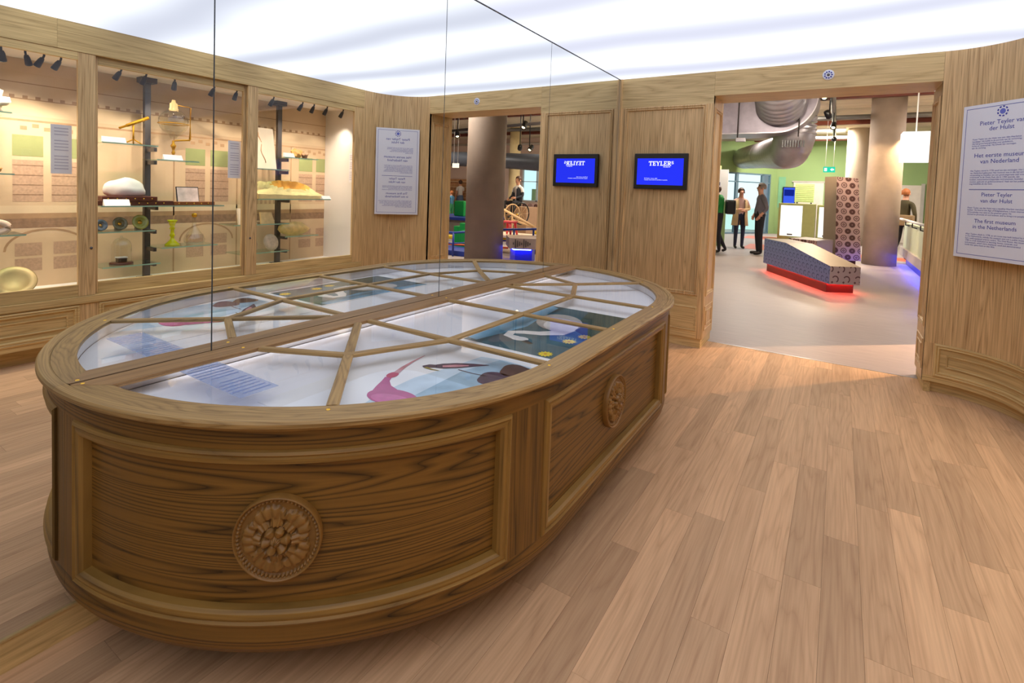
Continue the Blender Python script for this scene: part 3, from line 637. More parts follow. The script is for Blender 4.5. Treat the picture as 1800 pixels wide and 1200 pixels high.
# ================================================================== DISPLAY CABINET (seen in the mirror)
CY0, CY1 = -0.60, 4.112; XI = 3.458; ZF, ZC = 0.455, 2.205
cb = thing('display_cabinet', 'long oak display cabinet with sliding glass doors, reflected in the mirror', 'cabinet', (XC, 1.8, 0))
fx = lambda u, v, h: (XC - h, u, v)
for y0_, y1_ in ((CY0, 1.35), (1.35, 2.42), (2.42, CY1)):
    box('header_board', (XC - 0.006, y0_ + 0.0005, 2.227), (XC + 0.05, y1_ - 0.0005, HC), oakY, cb)
box('ledge', (XC - 0.012, CY0, 0.392), (XC + 0.09, CY1, 0.445), oakY, cb, 0.004)
box('end_post', (XC, 4.085, 0.445), (XC + 0.06, CY1 + 0.002, 2.227), oakZ, cb)
cbl = [(-0.55, 0.20), (0.30, 1.475), (1.59, 2.70), (2.82, 4.07)]
for i in range(4): moulded(fx, (cbl[i][0], 0.155, cbl[i][1], 0.385), oakY, oakY, cb, PROF, inner=0.03)
e2 = [CY0] + [q for p_ in cbl for q in p_] + [CY1]
for i in range(0, len(e2), 2): box('stile', (XC, e2[i], 0.13), (XC + 0.05, e2[i + 1], 0.392), oakZ, cb)
box('rail', (XC - 0.001, CY0, 0.120), (XC + 0.05, CY1, 0.156), oakY, cb)
box('rail', (XC - 0.001, CY0, 0.384), (XC + 0.05, CY1, 0.394), oakY, cb)
box('kick_board', (XC + 0.10, CY0, 0), (XC + 0.13, CY1 + 0.1, 0.121), oakY, cb)
def sdoor(y0_, y1_, xo, knob=None):
    d = bpy.data.objects.new('sliding_door', None); COL.objects.link(d); d.parent = cb; d.location = (xo, y0_ - 1.8, 0); x0 = XC + xo; z0, z1 = 0.446, 2.226
    for a, b in (((x0, y0_, z0), (x0 + 0.03, y0_ + 0.10, z1)), ((x0, y1_ - 0.105, z0), (x0 + 0.03, y1_, z1))): box('stile', a, b, oakZ, d, 0.003)
    box('top_rail', (x0 + 0.001, y0_ + 0.10, z1 - 0.058), (x0 + 0.03, y1_ - 0.105, z1), oakY, d, 0.002)
    box('bottom_rail', (x0 + 0.001, y0_ + 0.10, z0), (x0 + 0.03, y1_ - 0.105, z0 + 0.088), oakY, d, 0.002)
    mk('glass_pane', [(x0 + 0.015, y0_ + 0.095, z0 + 0.08), (x0 + 0.015, y1_ - 0.1, z0 + 0.08), (x0 + 0.015, y1_ - 0.1, z1 - 0.05), (x0 + 0.015, y0_ + 0.095, z1 - 0.05)], [(3, 2, 1, 0)], winglass, d)
    if knob is not None: lathe('lock', [(0, 0.006), (0.008, 0.005), (0.010, 0)], steel, d, (x0 - 0.0005, knob, 0.80), 14, axis=(-1, 0, 0))
sdoor(0.205, 1.572, 0.0, 1.545); sdoor(1.50, 2.82, 0.042); sdoor(2.735, 4.085, 0.0, 2.77); sdoor(CY0 + 0.01, 0.29, 0.042)
inn = plain('cabinet_white', srgb(246, 238, 232), 0.7, noise=0.01)
box('interior_floor', (XC + 0.075, CY0, ZF - 0.02), (XI + 0.02, CY1, ZF), inn, cb)
box('interior_ceiling', (XC + 0.075, CY0, ZC), (XI + 0.02, CY1, ZC + 0.02), inn, cb)
box('end_panel', (XC + 0.076, 4.05, ZF), (XI + 0.02, 4.085, ZC), inn, cb)
box('end_panel', (XC + 0.076, CY0, ZF), (XI + 0.02, CY0 + 0.03, ZC), inn, cb)
# printed backdrop of a library hall
mur = plain('sepia_mural', srgb(216, 186, 152), 0.85, noise=0.10, nscale=3)
bk = box('backdrop', (XI, CY0 + 0.03, ZF), (XI + 0.02, 4.05, ZC), mur, cb); bk['label'] = 'sepia print of an old library hall'
mul = plain('sepia_light', srgb(226, 200, 166), 0.85, noise=0.06, nscale=6); mud = plain('sepia_dark', srgb(150, 118, 94), 0.85, noise=0.25, nscale=30); mum = plain('sepia_mid', srgb(176, 140, 106), 0.85, noise=0.15, nscale=12); mug = plain('sepia_green', srgb(150, 156, 104), 0.85, noise=0.08); mup = plain('sepia_plum', srgb(190, 156, 130), 0.85, noise=0.16, nscale=60)
def pr(nm, y0_, z0_, y1_, z1_, mat, lvl=1):
    y1_ = min(y1_, 4.049)
    if y1_ <= y0_: return
    xx_ = XI - 0.0004 * lvl; return mk(nm, [(xx_, y0_, z0_), (xx_, y1_, z0_), (xx_, y1_, z1_), (xx_, y0_, z1_)], [(3, 2, 1, 0)], mat, bk)
YA = CY0 + 0.04
pr('printed_vault', YA, 1.78, 4.049, ZC - 0.001, mul, 1); pr('printed_cornice', YA, 1.735, 4.049, 1.75, mum, 2); pr('printed_cornice', YA, 1.90, 4.049, 1.908, mum, 2); pr('printed_cornice', YA, 2.02, 4.049, 2.026, mum, 2)
pr('printed_gallery', YA, 0.99, 4.049, 1.03, mum, 2); pr('printed_gallery', YA, 0.915, 4.049, 0.99, mud, 1); pr('printed_gallery', YA, 1.03, 4.049, 1.09, mul, 2)
yy = YA
while yy < 4.0:
    pr('printed_dentil', yy, 1.908, yy + 0.03, 1.93, mum, 3); yy += 0.075
for cyb in (0.24, 1.46, 2.68, 3.90):
    for s in (-1, 1):
        y0_ = cyb + s * 0.115 - 0.09
        pr('printed_blind', y0_, 1.47, y0_ + 0.18, 1.63, mug, 3); pr('printed_bookcase', y0_, 1.12, y0_ + 0.18, 1.44, mup, 2)
        for k in range(4): pr('printed_shelf', y0_, 1.17 + k * 0.075, y0_ + 0.18, 1.178 + k * 0.075, mud, 3)
        pr('printed_pane', y0_ + 0.01, 0.70, y0_ + 0.17, 0.80, mup, 2); pr('printed_pane', y0_ + 0.01, 0.58, y0_ + 0.17, 0.68, mup, 2)
    av = []; ai = []
    for i in range(17):
        a = PI * i / 16; av.append((XI - 0.001, cyb - 0.26 * math.cos(a), 0.74 + 0.17 * math.sin(a))); ai.append((XI - 0.001, cyb - 0.245 * math.cos(a), 0.74 + 0.155 * math.sin(a)))
    ok = [v for v in av if v[1] < 4.045]
    if len(ok) == 17: mk('printed_arch', av + ai, [(i, 17 + i, 18 + i, i + 1) for i in range(16)], mum, bk)
    for s in (-1, 1): pr('printed_pilaster', cyb + s * 0.30 - 0.012, 0.46, cyb + s * 0.30 + 0.0, 1.74, mum, 2)
    for k in range(7): pr('printed_baluster', cyb + 0.40 + k * 0.05, 1.095, cyb + 0.425 + k * 0.05, 1.20, mup, 2)
    for k in range(5): pr('printed_scroll', cyb - 0.16 + k * 0.07, 1.67 + 0.02 * (k % 2), cyb - 0.12 + k * 0.07, 1.70 + 0.02 * (k % 2), mum, 2)
# posts and shelves
PX = 3.337
def shelf(post, nm, x0, x1, y0_, y1_, z, br=True):
    g = box(nm, (x0, y0_, z - 0.010), (x1, y1_, z), shelfglass, post)
    box('front_edge', (x0 - 0.0015, y0_, z - 0.010), (x0 - 0.0002, y1_, z), greenedge, g)
    if br:
        py = post.location.y + cb.location.y * 0
        yb_ = post['py']; box('bracket', (x0 + 0.12, yb_ - 0.012, z - 0.045), (PX - 0.01, yb_ + 0.012, z - 0.0105), steel, g, 0.003)
    return g
def post(y, label_):
    p_ = thing('shelf_post', label_, 'shelf post', (PX, y, ZF)); p_['py'] = y
    box('post', (PX - 0.02, y - 0.024, ZF), (PX + 0.02, y + 0.024, 2.16), steel, p_, 0.003)
    box('base_plate', (PX - 0.05, y - 0.06, ZF), (PX + 0.05, y + 0.06, ZF + 0.006), steel, p_); box('top_plate', (PX - 0.05, y - 0.06, 2.16), (PX + 0.05, y + 0.06, ZC - 0.0005), steel, p_)
    return p_
ps1 = post(0.86, 'dark steel shelf post in the near cabinet bay with three glass shelves')
ps2 = post(2.10, 'dark steel shelf post in the middle cabinet bay with six glass shelves')
ps3 = post(3.36, 'dark steel shelf post in the far cabinet bay with six glass shelves')
X0 = 3.05
SA1 = shelf(ps1, 'glass_shelf', X0, 3.32, 0.80, 1.16, 1.759); SA2 = shelf(ps1, 'glass_shelf', X0, 3.32, 0.80, 1.17, 1.334); SA3 = shelf(ps1, 'glass_shelf', X0, 3.32, 0.75, 1.23, 0.905)
shelf(ps2, 'glass_shelf', X0, 3.32, 1.675, 2.07, 1.608); shelf(ps2, 'glass_shelf', X0, 3.32, 2.06, 2.40, 1.497); shelf(ps2, 'glass_shelf', X0 - 0.03, 3.32, 1.66, 2.61, 1.105)
shelf(ps2, 'glass_shelf', X0, 3.32, 1.64, 2.05, 0.897); shelf(ps2, 'glass_shelf', X0, 3.32, 2.10, 2.57, 0.742); shelf(ps2, 'glass_shelf', X0, 3.32, 1.68, 2.09, 0.615)
shelf(ps3, 'glass_shelf', X0, 3.32, 2.93, 3.30, 1.468); shelf(ps3, 'glass_shelf', X0, 3.32, 3.24, 3.65, 1.602); shelf(ps3, 'glass_shelf', X0 - 0.03, 3.32, 2.94, 3.80, 1.165)
shelf(ps3, 'glass_shelf', X0, 3.32, 2.72, 3.31, 0.910); shelf(ps3, 'glass_shelf', X0, 3.32, 3.26, 3.67, 0.770); shelf(ps3, 'glass_shelf', X0, 3.32, 2.79, 3.31, 0.625)
# spotlights
spotm = plain('spot_black', srgb(38, 38, 52), 0.4, noise=0.05)
def spot(i, y, tilt, lab, aim, power):
    s = thing('spotlight', lab, 'spotlight', (2.985, y, ZC), 'small spotlights inside the display cabinet')
    tube('arm', [(2.985, y, ZC - 0.0005), (2.985, y, ZC - 0.03), (2.985 + 0.008, y + tilt * 0.2, ZC - 0.052)], 0.007, spotm, s)
    d = Vector((0.045, tilt, -0.075)).normalized(); c = Vector((2.985 + 0.006, y + tilt * 0.2, ZC - 0.045))
    lathe('head', [(0, 0), (0.012, 0.002), (0.017, 0.02), (0.021, 0.065), (0.0205, 0.075), (0.017, 0.074), (0.015, 0.06), (0, 0.058)], spotm, s, tuple(c), 16, axis=tuple(d))
    ld = bpy.data.lights.new('spot_lamp', 'SPOT'); ld.energy = power; ld.color = (1.0, 0.84, 0.68); ld.spot_size = math.radians(105); ld.spot_blend = 0.9; ld.shadow_soft_size = 0.016
    lo = bpy.data.objects.new('spot_lamp', ld); COL.objects.link(lo); lo.parent = s
    pos = c + d * 0.085; lo.location = pos - s.location; lo.rotation_euler = (Vector(aim) - pos).to_track_quat('-Z', 'Y').to_euler()
sy = [0.25, 0.62, 1.091, 1.214, 1.314, 1.409, 1.78, 1.953, 2.165, 2.495, 2.698, 3.071, 3.399, 3.538, 3.705, 3.921]
ti = [0, .02, .02, .03, -.03, -.03, -.03, -.015, .012, -.015, .0, -.015, -.02, -.006, -.01, -.01]
ow = ['first', 'second', 'third', 'fourth', 'fifth', 'sixth', 'seventh', 'eighth', 'ninth', 'tenth', 'eleventh', 'twelfth', 'thirteenth', 'fourteenth', 'fifteenth', 'last']
SPOT_W = 14.0
for i, y in enumerate(sy):
    spot(i, y, ti[i], 'small black spotlight inside the cabinet top, %s along the row towards the sign' % ow[i], (3.40, min(y + 0.05 + ti[i] * 4, 3.95), 0.75 if i % 2 else 1.2), SPOT_W)
# ---- exhibits
def card(label, y0_, y1_, z, h=0.045, x=3.058):
    o = mk('label_card', [(x, y0_, z), (x, y1_, z), (x + 0.03, y1_, z + h), (x + 0.03, y0_, z + h), (x + 0.04, y0_, z), (x + 0.04, y1_, z)], [(3, 2, 1, 0), (2, 3, 4, 5), (0, 4, 3), (1, 2, 5), (0, 1, 5, 4)], paperM)
    return tag(o, label, 'label card', 'white label cards in the cabinet')
card('white label card beside the brass telescope', 1.685, 1.845, 1.608); card('white label card below the glass globe', 2.12, 2.27, 1.497); card('white label card before the white dome', 1.685, 1.86, 1.1055, 0.05, 3.025)
card('white label card beside the two small shells', 3.25, 3.37, 1.602); card('white label card at the limestone block', 3.70, 3.81, 1.1655, 0.035, 3.022)
lump_m = plain('white_quartz', srgb(250, 240, 222), 0.6, noise=0.12, nscale=30)
tag(lump('crystal_cluster', (3.17, 1.06, 1.759 + 0.075), (0.08, 0.085, 0.085), lump_m, seed=3, amp=0.35, flat=0.075), 'white knobbly crystal cluster on the near cabinet shelf', 'mineral')
tag(lump('stone', (3.15, 1.08, 1.334 + 0.025), (0.05, 0.045, 0.03), plain('ochre_stone', srgb(196, 142, 84), 0.7, noise=0.2), seed=5, amp=0.2, flat=0.025), 'small ochre stone on the near middle shelf', 'mineral')
pts = [(3.13, 1.06 + 0.09 * math.cos(a), 0.905 + 0.048 + 0.042 * math.sin(a)) for a in [2 * PI * i / 28 for i in range(28)]]
tag(tube('jaw_fossil', pts, [0.020 + 0.006 * math.cos(2 * PI * i / 28) for i in range(28)], plain('bone_pink', srgb(236, 204, 182), 0.6, noise=0.1), None, 10, closed=True), 'pale looped fossil jaw on the near lower shelf', 'fossil')
dsh = lathe('brass_dish', [(0, 0.012), (0.06, 0.012), (0.075, 0.022), (0.12, 0.03), (0.125, 0.026), (0.08, 0.008), (0, 0.0)], plain('bronze', srgb(176, 152, 104), 0.45, 0.3, noise=0.15), None, (3.20, 1.20, ZF + 0.085), 40, axis=(-0.75, -0.15, 0.62))
tag(dsh, 'oval bronze dish leaning on the near cabinet floor', 'dish')
sheetink = plain('sheet_ink', srgb(208, 200, 214), 0.7, noise=0.02)
def hang(label, y0_, y1_, z0_, z1_, x=3.40, axis='x'):
    if axis == 'x':
        o = box('text_sheet', (x, y0_, z0_), (x + 0.002, y1_, z1_), plain('lavender_paper', srgb(250, 244, 248), 0.7, noise=0.02))
        for k in range(14):
            if k in (3, 8): continue
            zz = z1_ - 0.03 - k * (z1_ - z0_ - 0.04) / 14; mk('text_line', [(x - 0.0008, y0_ + 0.02, zz), (x - 0.0008, y1_ - 0.02, zz), (x - 0.0008, y1_ - 0.02, zz + 0.008), (x - 0.0008, y0_ + 0.02, zz + 0.008)], [(3, 2, 1, 0)], sheetink, o)
    else:
        o = box('text_sheet', (y0_, x, z0_), (y1_, x + 0.002, z1_), plain('lavender_paper', srgb(250, 244, 248), 0.7, noise=0.02))
        for k in range(14):
            if k in (3, 8): continue
            zz = z1_ - 0.03 - k * (z1_ - z0_ - 0.04) / 14; mk('text_line', [(y0_ + 0.015, x - 0.0008, zz), (y1_ - 0.015, x - 0.0008, zz), (y1_ - 0.015, x - 0.0008, zz + 0.008), (y0_ + 0.015, x - 0.0008, zz + 0.008)], [(0, 1, 2, 3)], sheetink, o)
    return tag(o, label, 'text sheet', 'lavender text sheets in the cabinet')
hang('lavender text sheet in the near cabinet bay', 1.325, 1.445, 1.345, 1.695, 2.905)
hang('lavender text sheet in the middle cabinet bay', 2.60, 2.72, 1.360, 1.705, 2.945)
hang('lavender text sheet on the white cabinet end panel', 2.925, 3.02, 1.36, 1.70, 4.0465, 'y')
# telescope
te = thing('brass_telescope', 'small brass telescope on a tripod stand in the cabinet', 'telescope', (3.16, 1.93, 1.608))
c0 = Vector((3.16, 1.93, 1.608))
for a in (0.3, 2.4, 4.5): tube('leg', [c0 + Vector((0.055 * math.cos(a), 0.07 * math.sin(a), 0.004)), c0 + Vector((0, 0, 0.045))], 0.005, gilt, te, 8)
tube('pillar', [c0 + Vector((0, 0, 0.04)), c0 + Vector((0, 0, 0.085)), c0 + Vector((0, 0, 0.16))], [0.008, 0.006, 0.008], gilt, te, 10)
tube('barrel', [c0 + Vector((0, -0.10, 0.125)), c0 + Vector((0, -0.05, 0.15)), c0 + Vector((0, -0.049, 0.151)), c0 + Vector((0, 0.11, 0.235))], [0.009, 0.009, 0.013, 0.014], gilt, te, 14)
# globe
gb = thing('glass_globe', 'large glass globe in a brass stand in the cabinet', 'instrument', (3.17, 2.24, 1.497)); c0 = Vector((3.17, 2.24, 1.497))
lathe('foot', [(0, 0.004), (0.05, 0.004), (0.05, 0.010), (0.012, 0.018), (0.009, 0.05), (0.016, 0.07), (0.008, 0.085), (0.014, 0.11), (0.024, 0.13), (0.010, 0.15), (0.010, 0.175)], gilt, gb, tuple(c0), 20)
lathe('bulb', [(0.02 + 0.0, 0.19)] + [(0.115 * math.sin(a), 0.335 - 0.115 * math.cos(a) * 1.0) for a in [PI * i / 16 for i in range(2, 15)]] + [(0.035, 0.445)], clearglass, gb, tuple(c0), 32)
tube('band', [c0 + Vector((0.118 * math.cos(a), 0.118 * math.sin(a), 0.32)) for a in [2 * PI * i / 32 for i in range(32)]], 0.004, gilt, gb, 6, closed=True)
lathe('collar', [(0.036, 0.43), (0.038, 0.45), (0.032, 0.455), (0.030, 0.50), (0.018, 0.505), (0.014, 0.53), (0, 0.53)], plain('pale_brass', srgb(216, 186, 132), 0.35, 0.6), gb, tuple(c0), 20)
tube('frame', [c0 + Vector((0, 0.01, 0.175)), c0 + Vector((0, 0.135, 0.19)), c0 + Vector((0, 0.137, 0.20)), c0 + Vector((0, 0.14, 0.48)), c0 + Vector((0, 0.12, 0.485)), c0 + Vector((0, 0.03, 0.488))], [0.007, 0.007, 0.009, 0.009, 0.006, 0.004], gilt, gb, 8)
# rulers and dome
mah = plain('mahogany', srgb(92, 40, 28), 0.35, noise=0.2, nscale=20); mah2 = plain('warm_mahogany', srgb(150, 84, 40), 0.35, noise=0.2, nscale=20)
def rule_bar(label, x0, x1, y0_, y1_, z0_, z1_, mat):
    o = thing('wooden_bar', label, 'wooden bar', ((x0 + x1) / 2, (y0_ + y1_) / 2, z0_)); box('bar', (x0, y0_, z0_), (x1, y1_, z1_), mat, o, 0.003)
    k = 0; y = y0_ + 0.04
    while y < y1_ - 0.02: lathe('stud', [(0, 0.003), (0.005, 0.002), (0.006, 0)], brass, o, (x0, y, (z0_ + z1_) / 2), 8, axis=(-1, 0, 0)); y += 0.062
    return o
rule_bar('long dark mahogany bar with brass studs on the middle shelf', 3.07, 3.13, 1.65, 2.20, 1.1055, 1.142, mah)
rule_bar('upper mahogany bar with brass studs carrying the white dome', 3.06, 3.30, 1.68, 2.07, 1.1430, 1.178, mah)
rule_bar('warm brown wooden bar with brass studs before the framed photograph', 3.07, 3.12, 2.205, 2.55, 1.1055, 1.135, mah2)
tag(lump('white_dome', (3.20, 1.885, 1.1785 + 0.045), (0.10, 0.145, 0.105), plain('plaster', srgb(240, 232, 228), 0.6, noise=0.06, nscale=10), seed=8, amp=0.06, flat=0.0445), 'smooth white plaster dome on the middle shelf', 'stone')
ph_ = thing('framed_photograph', 'small framed photograph leaning on the middle shelf', 'photograph', (3.2, 2.37, 1.1055))
prism('frame', [(3.19, 1.108), (3.20, 1.108), (3.232, 1.265), (3.222, 1.265)], 2.285, 2.475, black, ph_, mapf=lambda a, b, c: (a, c, b))
prism('photo', [(3.1885, 1.114), (3.1892, 1.114), (3.2192, 1.258), (3.2185, 1.258)], 2.291, 2.469, plain('pink_photo', srgb(226, 204, 198), 0.6, noise=0.3, nscale=14), ph_, mapf=lambda a, b, c: (a, c, b))
# glass dishes
def dish(label, y, z, r, mat):
    o = thing('glass_dish', label, 'dish', (3.17, y, z))
    lathe('plate', [(0, 0.004), (r * 0.45, 0.006), (r * 0.55, 0.014), (r * 0.97, 0.020), (r, 0.017), (r * 0.55, 0.008), (0, 0.0)], mat, o, (3.155, y, z + r * 0.97), 32, axis=(-0.96, 0, 0.28))
    lathe('centre', [(0, 0.02), (r * 0.18, 0.016), (r * 0.3, 0.006)], brass, o, (3.155, y, z + r * 0.97), 16, axis=(-0.96, 0, 0.28))
    box('support', (3.17, y - 0.02, z), (3.20, y + 0.02, z + r * 0.6), steel, o)
dish('blue glass dish standing on edge beside the olive dish shelf end', 1.70, 0.897, 0.046, plain('smoky_blue_glass', srgb(96, 112, 128), 0.15, noise=0.3, nscale=30))
dish('smoky glass dish standing between two other dishes', 1.83, 0.897, 0.054, plain('smoky_glass', srgb(112, 106, 70), 0.15, noise=0.4, nscale=30))
dish('olive yellow glass dish standing nearest the shelf post', 1.975, 0.897, 0.062, plain('olive_glass', srgb(160, 158, 62), 0.15, noise=0.12, nscale=20))
# bell jar
bj = thing('bell_jar', 'small glass bell jar on a wooden base on the lowest shelf', 'bell jar', (3.17, 1.85, 0.615))
lathe('base', [(0, 0.016), (0.078, 0.016), (0.082, 0.010), (0.082, 0.0), (0, 0)], mah, bj, (3.17, 1.85, 0.615), 28)
lathe('dome', [(0.07, 0.017), (0.07, 0.15)] + [(0.07 * math.cos(a), 0.15 + 0.07 * math.sin(a)) for a in [PI / 2 * i / 8 for i in range(1, 8)]] + [(0.008, 0.22), (0.010, 0.232), (0, 0.238)], clearglass, bj, (3.17, 1.85, 0.615), 28)
box('specimen', (3.15, 1.82, 0.632), (3.20, 1.885, 0.665), plain('dark_book', srgb(52, 40, 30), 0.5), bj, 0.003); box('paper', (3.15, 1.815, 0.6655), (3.20, 1.89, 0.674), paperM, bj, 0.001)
# candlestick
cs = lathe('glass_candlestick', [(0, 0.0), (0.056, 0.0), (0.058, 0.010), (0.040, 0.028), (0.018, 0.050), (0.013, 0.075), (0.022, 0.09), (0.015, 0.105), (0.013, 0.14), (0.024, 0.152), (0.014, 0.165), (0.024, 0.19), (0.030, 0.21), (0.040, 0.222), (0.036, 0.226), (0.018, 0.215), (0, 0.21)], plain('uranium_yellow_glass', srgb(228, 226, 20), 0.12, noise=0.06), None, (3.17, 2.235, 0.742), 28)
tag(cs, 'bright yellow glass candlestick on the middle bay shelf', 'candlestick')
fk = thing('glass_flask', 'clear round glass flask with a gold stopper', 'flask', (3.17, 2.42, 0.742))
lathe('body', [(0, 0.003), (0.06, 0.003), (0.082, 0.02), (0.088, 0.045), (0.075, 0.08), (0.045, 0.12), (0.020, 0.165), (0.014, 0.21), (0.018, 0.245)], clearglass, fk, (3.17, 2.42, 0.742), 30)
lathe('stopper', [(0, 0.245), (0.016, 0.247), (0.024, 0.262), (0.020, 0.280), (0, 0.286)], gilt, fk, (3.17, 2.42, 0.742), 20)
# far bay
fp = thing('fossil_plate', 'pale framed fossil plate leaning on the far bay shelf', 'fossil', (3.17, 3.08, 1.468))
prism('plate', [(3.12, 1.4685), (3.14, 1.4685), (3.215, 1.885), (3.20, 1.885)], 2.95, 3.20, plain('cream_plaster', srgb(250, 232, 206), 0.6, noise=0.06), fp, mapf=lambda a, b, c: (a, c, b))
tube('skeleton', [(3.1195 + 0.0805 * k / 12 + 0.006, 3.03 + 0.012 * math.sin(k) + 0.05 * (1 - k / 12), 1.50 + 0.36 * k / 12) for k in range(1, 13)], [0.004, .005, .006, .006, .007, .007, .008, .009, .010, .012, .02, .008], plain('fossil_brown', srgb(186, 140, 100), 0.8), fp, 8)
tag(lump('shell', (3.17, 3.46, 1.602 + 0.048), (0.035, 0.055, 0.055), plain('amber_shell', srgb(222, 168, 96), 0.5, noise=0.2), seed=21, amp=0.25, flat=0.048), 'amber pointed shell beside the label card', 'shell')
tag(lump('shell', (3.17, 3.565, 1.602 + 0.035), (0.028, 0.036, 0.046), plain('brown_shell', srgb(170, 128, 96), 0.5, noise=0.2), seed=23, amp=0.3, flat=0.035), 'smaller brown shell at the shelf end', 'shell')
# limestone block with cavity
bm = bmesh.new(); bmesh.ops.create_grid(bm, x_segments=26, y_segments=14, size=0.5)
rnd = random.Random(4)
for v in bm.verts:
    u, v_ = v.co.x * 2, v.co.y * 2; ed_ = max(abs(u) ** 6, abs(v_) ** 6); h = 0.105 - 0.015 * u + 0.045 * v_
    e_ = ((u - 0.12) / 0.62) ** 2 + ((v_ - 0.05) / 0.6) ** 2; h += 0.030 * math.exp(-((e_ - 1.0) * 2.2) ** 2) + 0.05 * max(0, v_)
    if e_ < 0.8: h -= 0.05 * (1 - e_ / 0.8)
    h += rnd.uniform(-0.004, 0.004); h *= (1 - 0.35 * ed_); v.co = Vector((v_ * 0.118, u * (0.375 - 0.03 * v_), h))
be = [e for e in bm.edges if e.is_boundary]; ex = bmesh.ops.extrude_edge_only(bm, edges=be)
for g_ in ex['geom']:
    if isinstance(g_, bmesh.types.BMVert): g_.co.z = 0.0; g_.co.x *= 1.02; g_.co.y *= 0.97
bmesh.ops.contextual_create(bm, geom=[e for e in bm.edges if e.is_boundary])
bmesh.ops.recalc_face_normals(bm, faces=bm.faces)
for f_ in bm.faces:
    c_ = f_.calc_center_median(); e_ = ((c_.y / 0.375 - 0.12) / 0.62) ** 2 + ((c_.x / 0.13 - 0.05) / 0.6) ** 2
    if e_ < 1.0 and c_.z > 0.06: f_.material_index = 1
bmesh.ops.translate(bm, vec=(3.188, 3.375, 1.1655), verts=bm.verts)
tag(bm_obj('limestone_block', bm, [plain('limestone', srgb(232, 202, 146), 0.8, noise=0.12, nscale=14), plain('amber_cavity', srgb(226, 160, 66), 0.7, noise=0.12, nscale=20)]), 'large cream limestone block with an amber hollow', 'fossil')
def slab(label, y0_, y1_, z, h, mat, sk=0.02, nm='stone_slab'):
    return tag(prism(nm, [(y0_, z), (y1_, z), (y1_ - sk, z + h), (y0_ + 0.004, z + h * 1.03)], 3.10, 3.125, mat, mapf=lambda a, b, c: (c + (b - z) * 0.25, a, b)), label, 'fossil')
slab('taller pale stone slab leaning on the far bay shelf', 2.80, 2.985, 0.9102, 0.15, plain('pale_slab', srgb(240, 222, 196), 0.7, noise=0.06), 0.03)
slab('smaller tan stone slab with a dark imprint', 3.03, 3.175, 0.9102, 0.112, plain('tan_slab', srgb(224, 190, 136), 0.7, noise=0.18, nscale=22), 0.02)
tag(lump('agate', (3.17, 3.445, 0.77 + 0.066), (0.05, 0.185, 0.078), plain('agate_amber', srgb(232, 196, 126), 0.35, noise=0.28, nscale=16), seed=31, amp=0.08, sub=2, flat=0.066), 'oval amber and white agate on the far bay shelf', 'mineral')
tag(lathe('ammonite', [(0, 0.012), (0.03, 0.016), (0.06, 0.013), (0.088, 0.004), (0.088, 0.0), (0, 0)], plain('ammonite_grey', srgb(204, 182, 160), 0.45, noise=0.2, nscale=30), None, (3.14, 3.16, 0.625 + 0.086), 30, axis=(-0.95, 0.1, 0.25)), 'round grey fossil disc with dark dots on the lowest shelf', 'fossil')
tag(lathe('ammonite', [(0, 0.012), (0.03, 0.016), (0.06, 0.013), (0.072, 0.004), (0.072, 0.0), (0, 0)], plain('ammonite_brown', srgb(190, 158, 126), 0.45, noise=0.2, nscale=30), None, (3.14, 2.95, 0.625 + 0.070), 30, axis=(-0.95, 0.1, 0.25)), 'brown fossil disc partly hidden behind the door stile', 'fossil')

# ================================================================== THE HALL BEYOND THE DOORWAY
hfm, nt, out = new_mat('hall_linoleum'); N = nt.nodes; L = nt.links
tc = N.new('ShaderNodeTexCoord'); mp = N.new('ShaderNodeVectorMath'); mp.operation = 'MULTIPLY'; mp.inputs[1].default_value = (3.0, 26.0, 1); L.new(tc.outputs['Object'], mp.inputs[0])
nz = N.new('ShaderNodeTexNoise'); nz.inputs['Scale'].default_value = 1.2; nz.inputs['Detail'].default_value = 4; L.new(mp.outputs[0], nz.inputs['Vector'])
mx = N.new('ShaderNodeMix'); mx.data_type = 'RGBA'; mx.inputs[6].default_value = srgb(182, 168, 166); mx.inputs[7].default_value = srgb(152, 141, 144); L.new(nz.outputs['Fac'], mx.inputs[0])
b = N.new('ShaderNodeBsdfPrincipled'); b.inputs['Roughness'].default_value = 0.45; L.new(mx.outputs[2], b.inputs['Base Color']); L.new(b.outputs[0], out.inputs[0])
hf = sroot('hall_floor', (0, 5, 0), 'pale linoleum floor of the hall')
box('linoleum', (-5, YF + 0.006, -0.05), (16, 24, 0.0), hfm, hf)
redf = plain('red_floor_inlay', srgb(206, 104, 76), 0.4)
for a, b_ in (((-0.35, 14.9), (0.75, 16.6)), ((-0.9, 18.8), (0.4, 20.2)), ((2.3, 15.0), (3.4, 15.9))): box('floor_inlay', (a[0], a[1], 0.0), (b_[0], b_[1], 0.003), redf, hf)
hcz = 3.62
hc = sroot('hall_ceiling', (0, 5, hcz), 'boarded ceiling of the hall')
cbd = plain('cream_boards', srgb(224, 210, 178), 0.8, noise=0.08, nscale=2)
box('deck', (-5, YB, hcz + 0.03), (16, 24, hcz + 0.1), plain('ceiling_dark', srgb(140, 128, 108), 0.8), hc)
y = YB
while y < 23.8:
    box('ceiling_board', (-5, y, hcz), (16, y + 0.38, hcz + 0.03), cbd, hc); y += 0.40
rust = plain('rust_beam', srgb(112, 52, 36), 0.6, noise=0.2); dbeam = plain('dark_beam', srgb(52, 44, 44), 0.6, noise=0.2); pipe = plain('grey_pipe', srgb(120, 118, 112), 0.4, 0.5)
def beam(nm, label, a, b_, mat, bev=0.0): return tag(box(nm, a, b_, mat, None, bev), label, 'ceiling beam', 'beams under the hall ceiling')
beam('ceiling_beam', 'rust brown beam nearest the doorway under the hall ceiling', (-5, 8.6, 3.47), (16, 8.75, 3.61), rust)
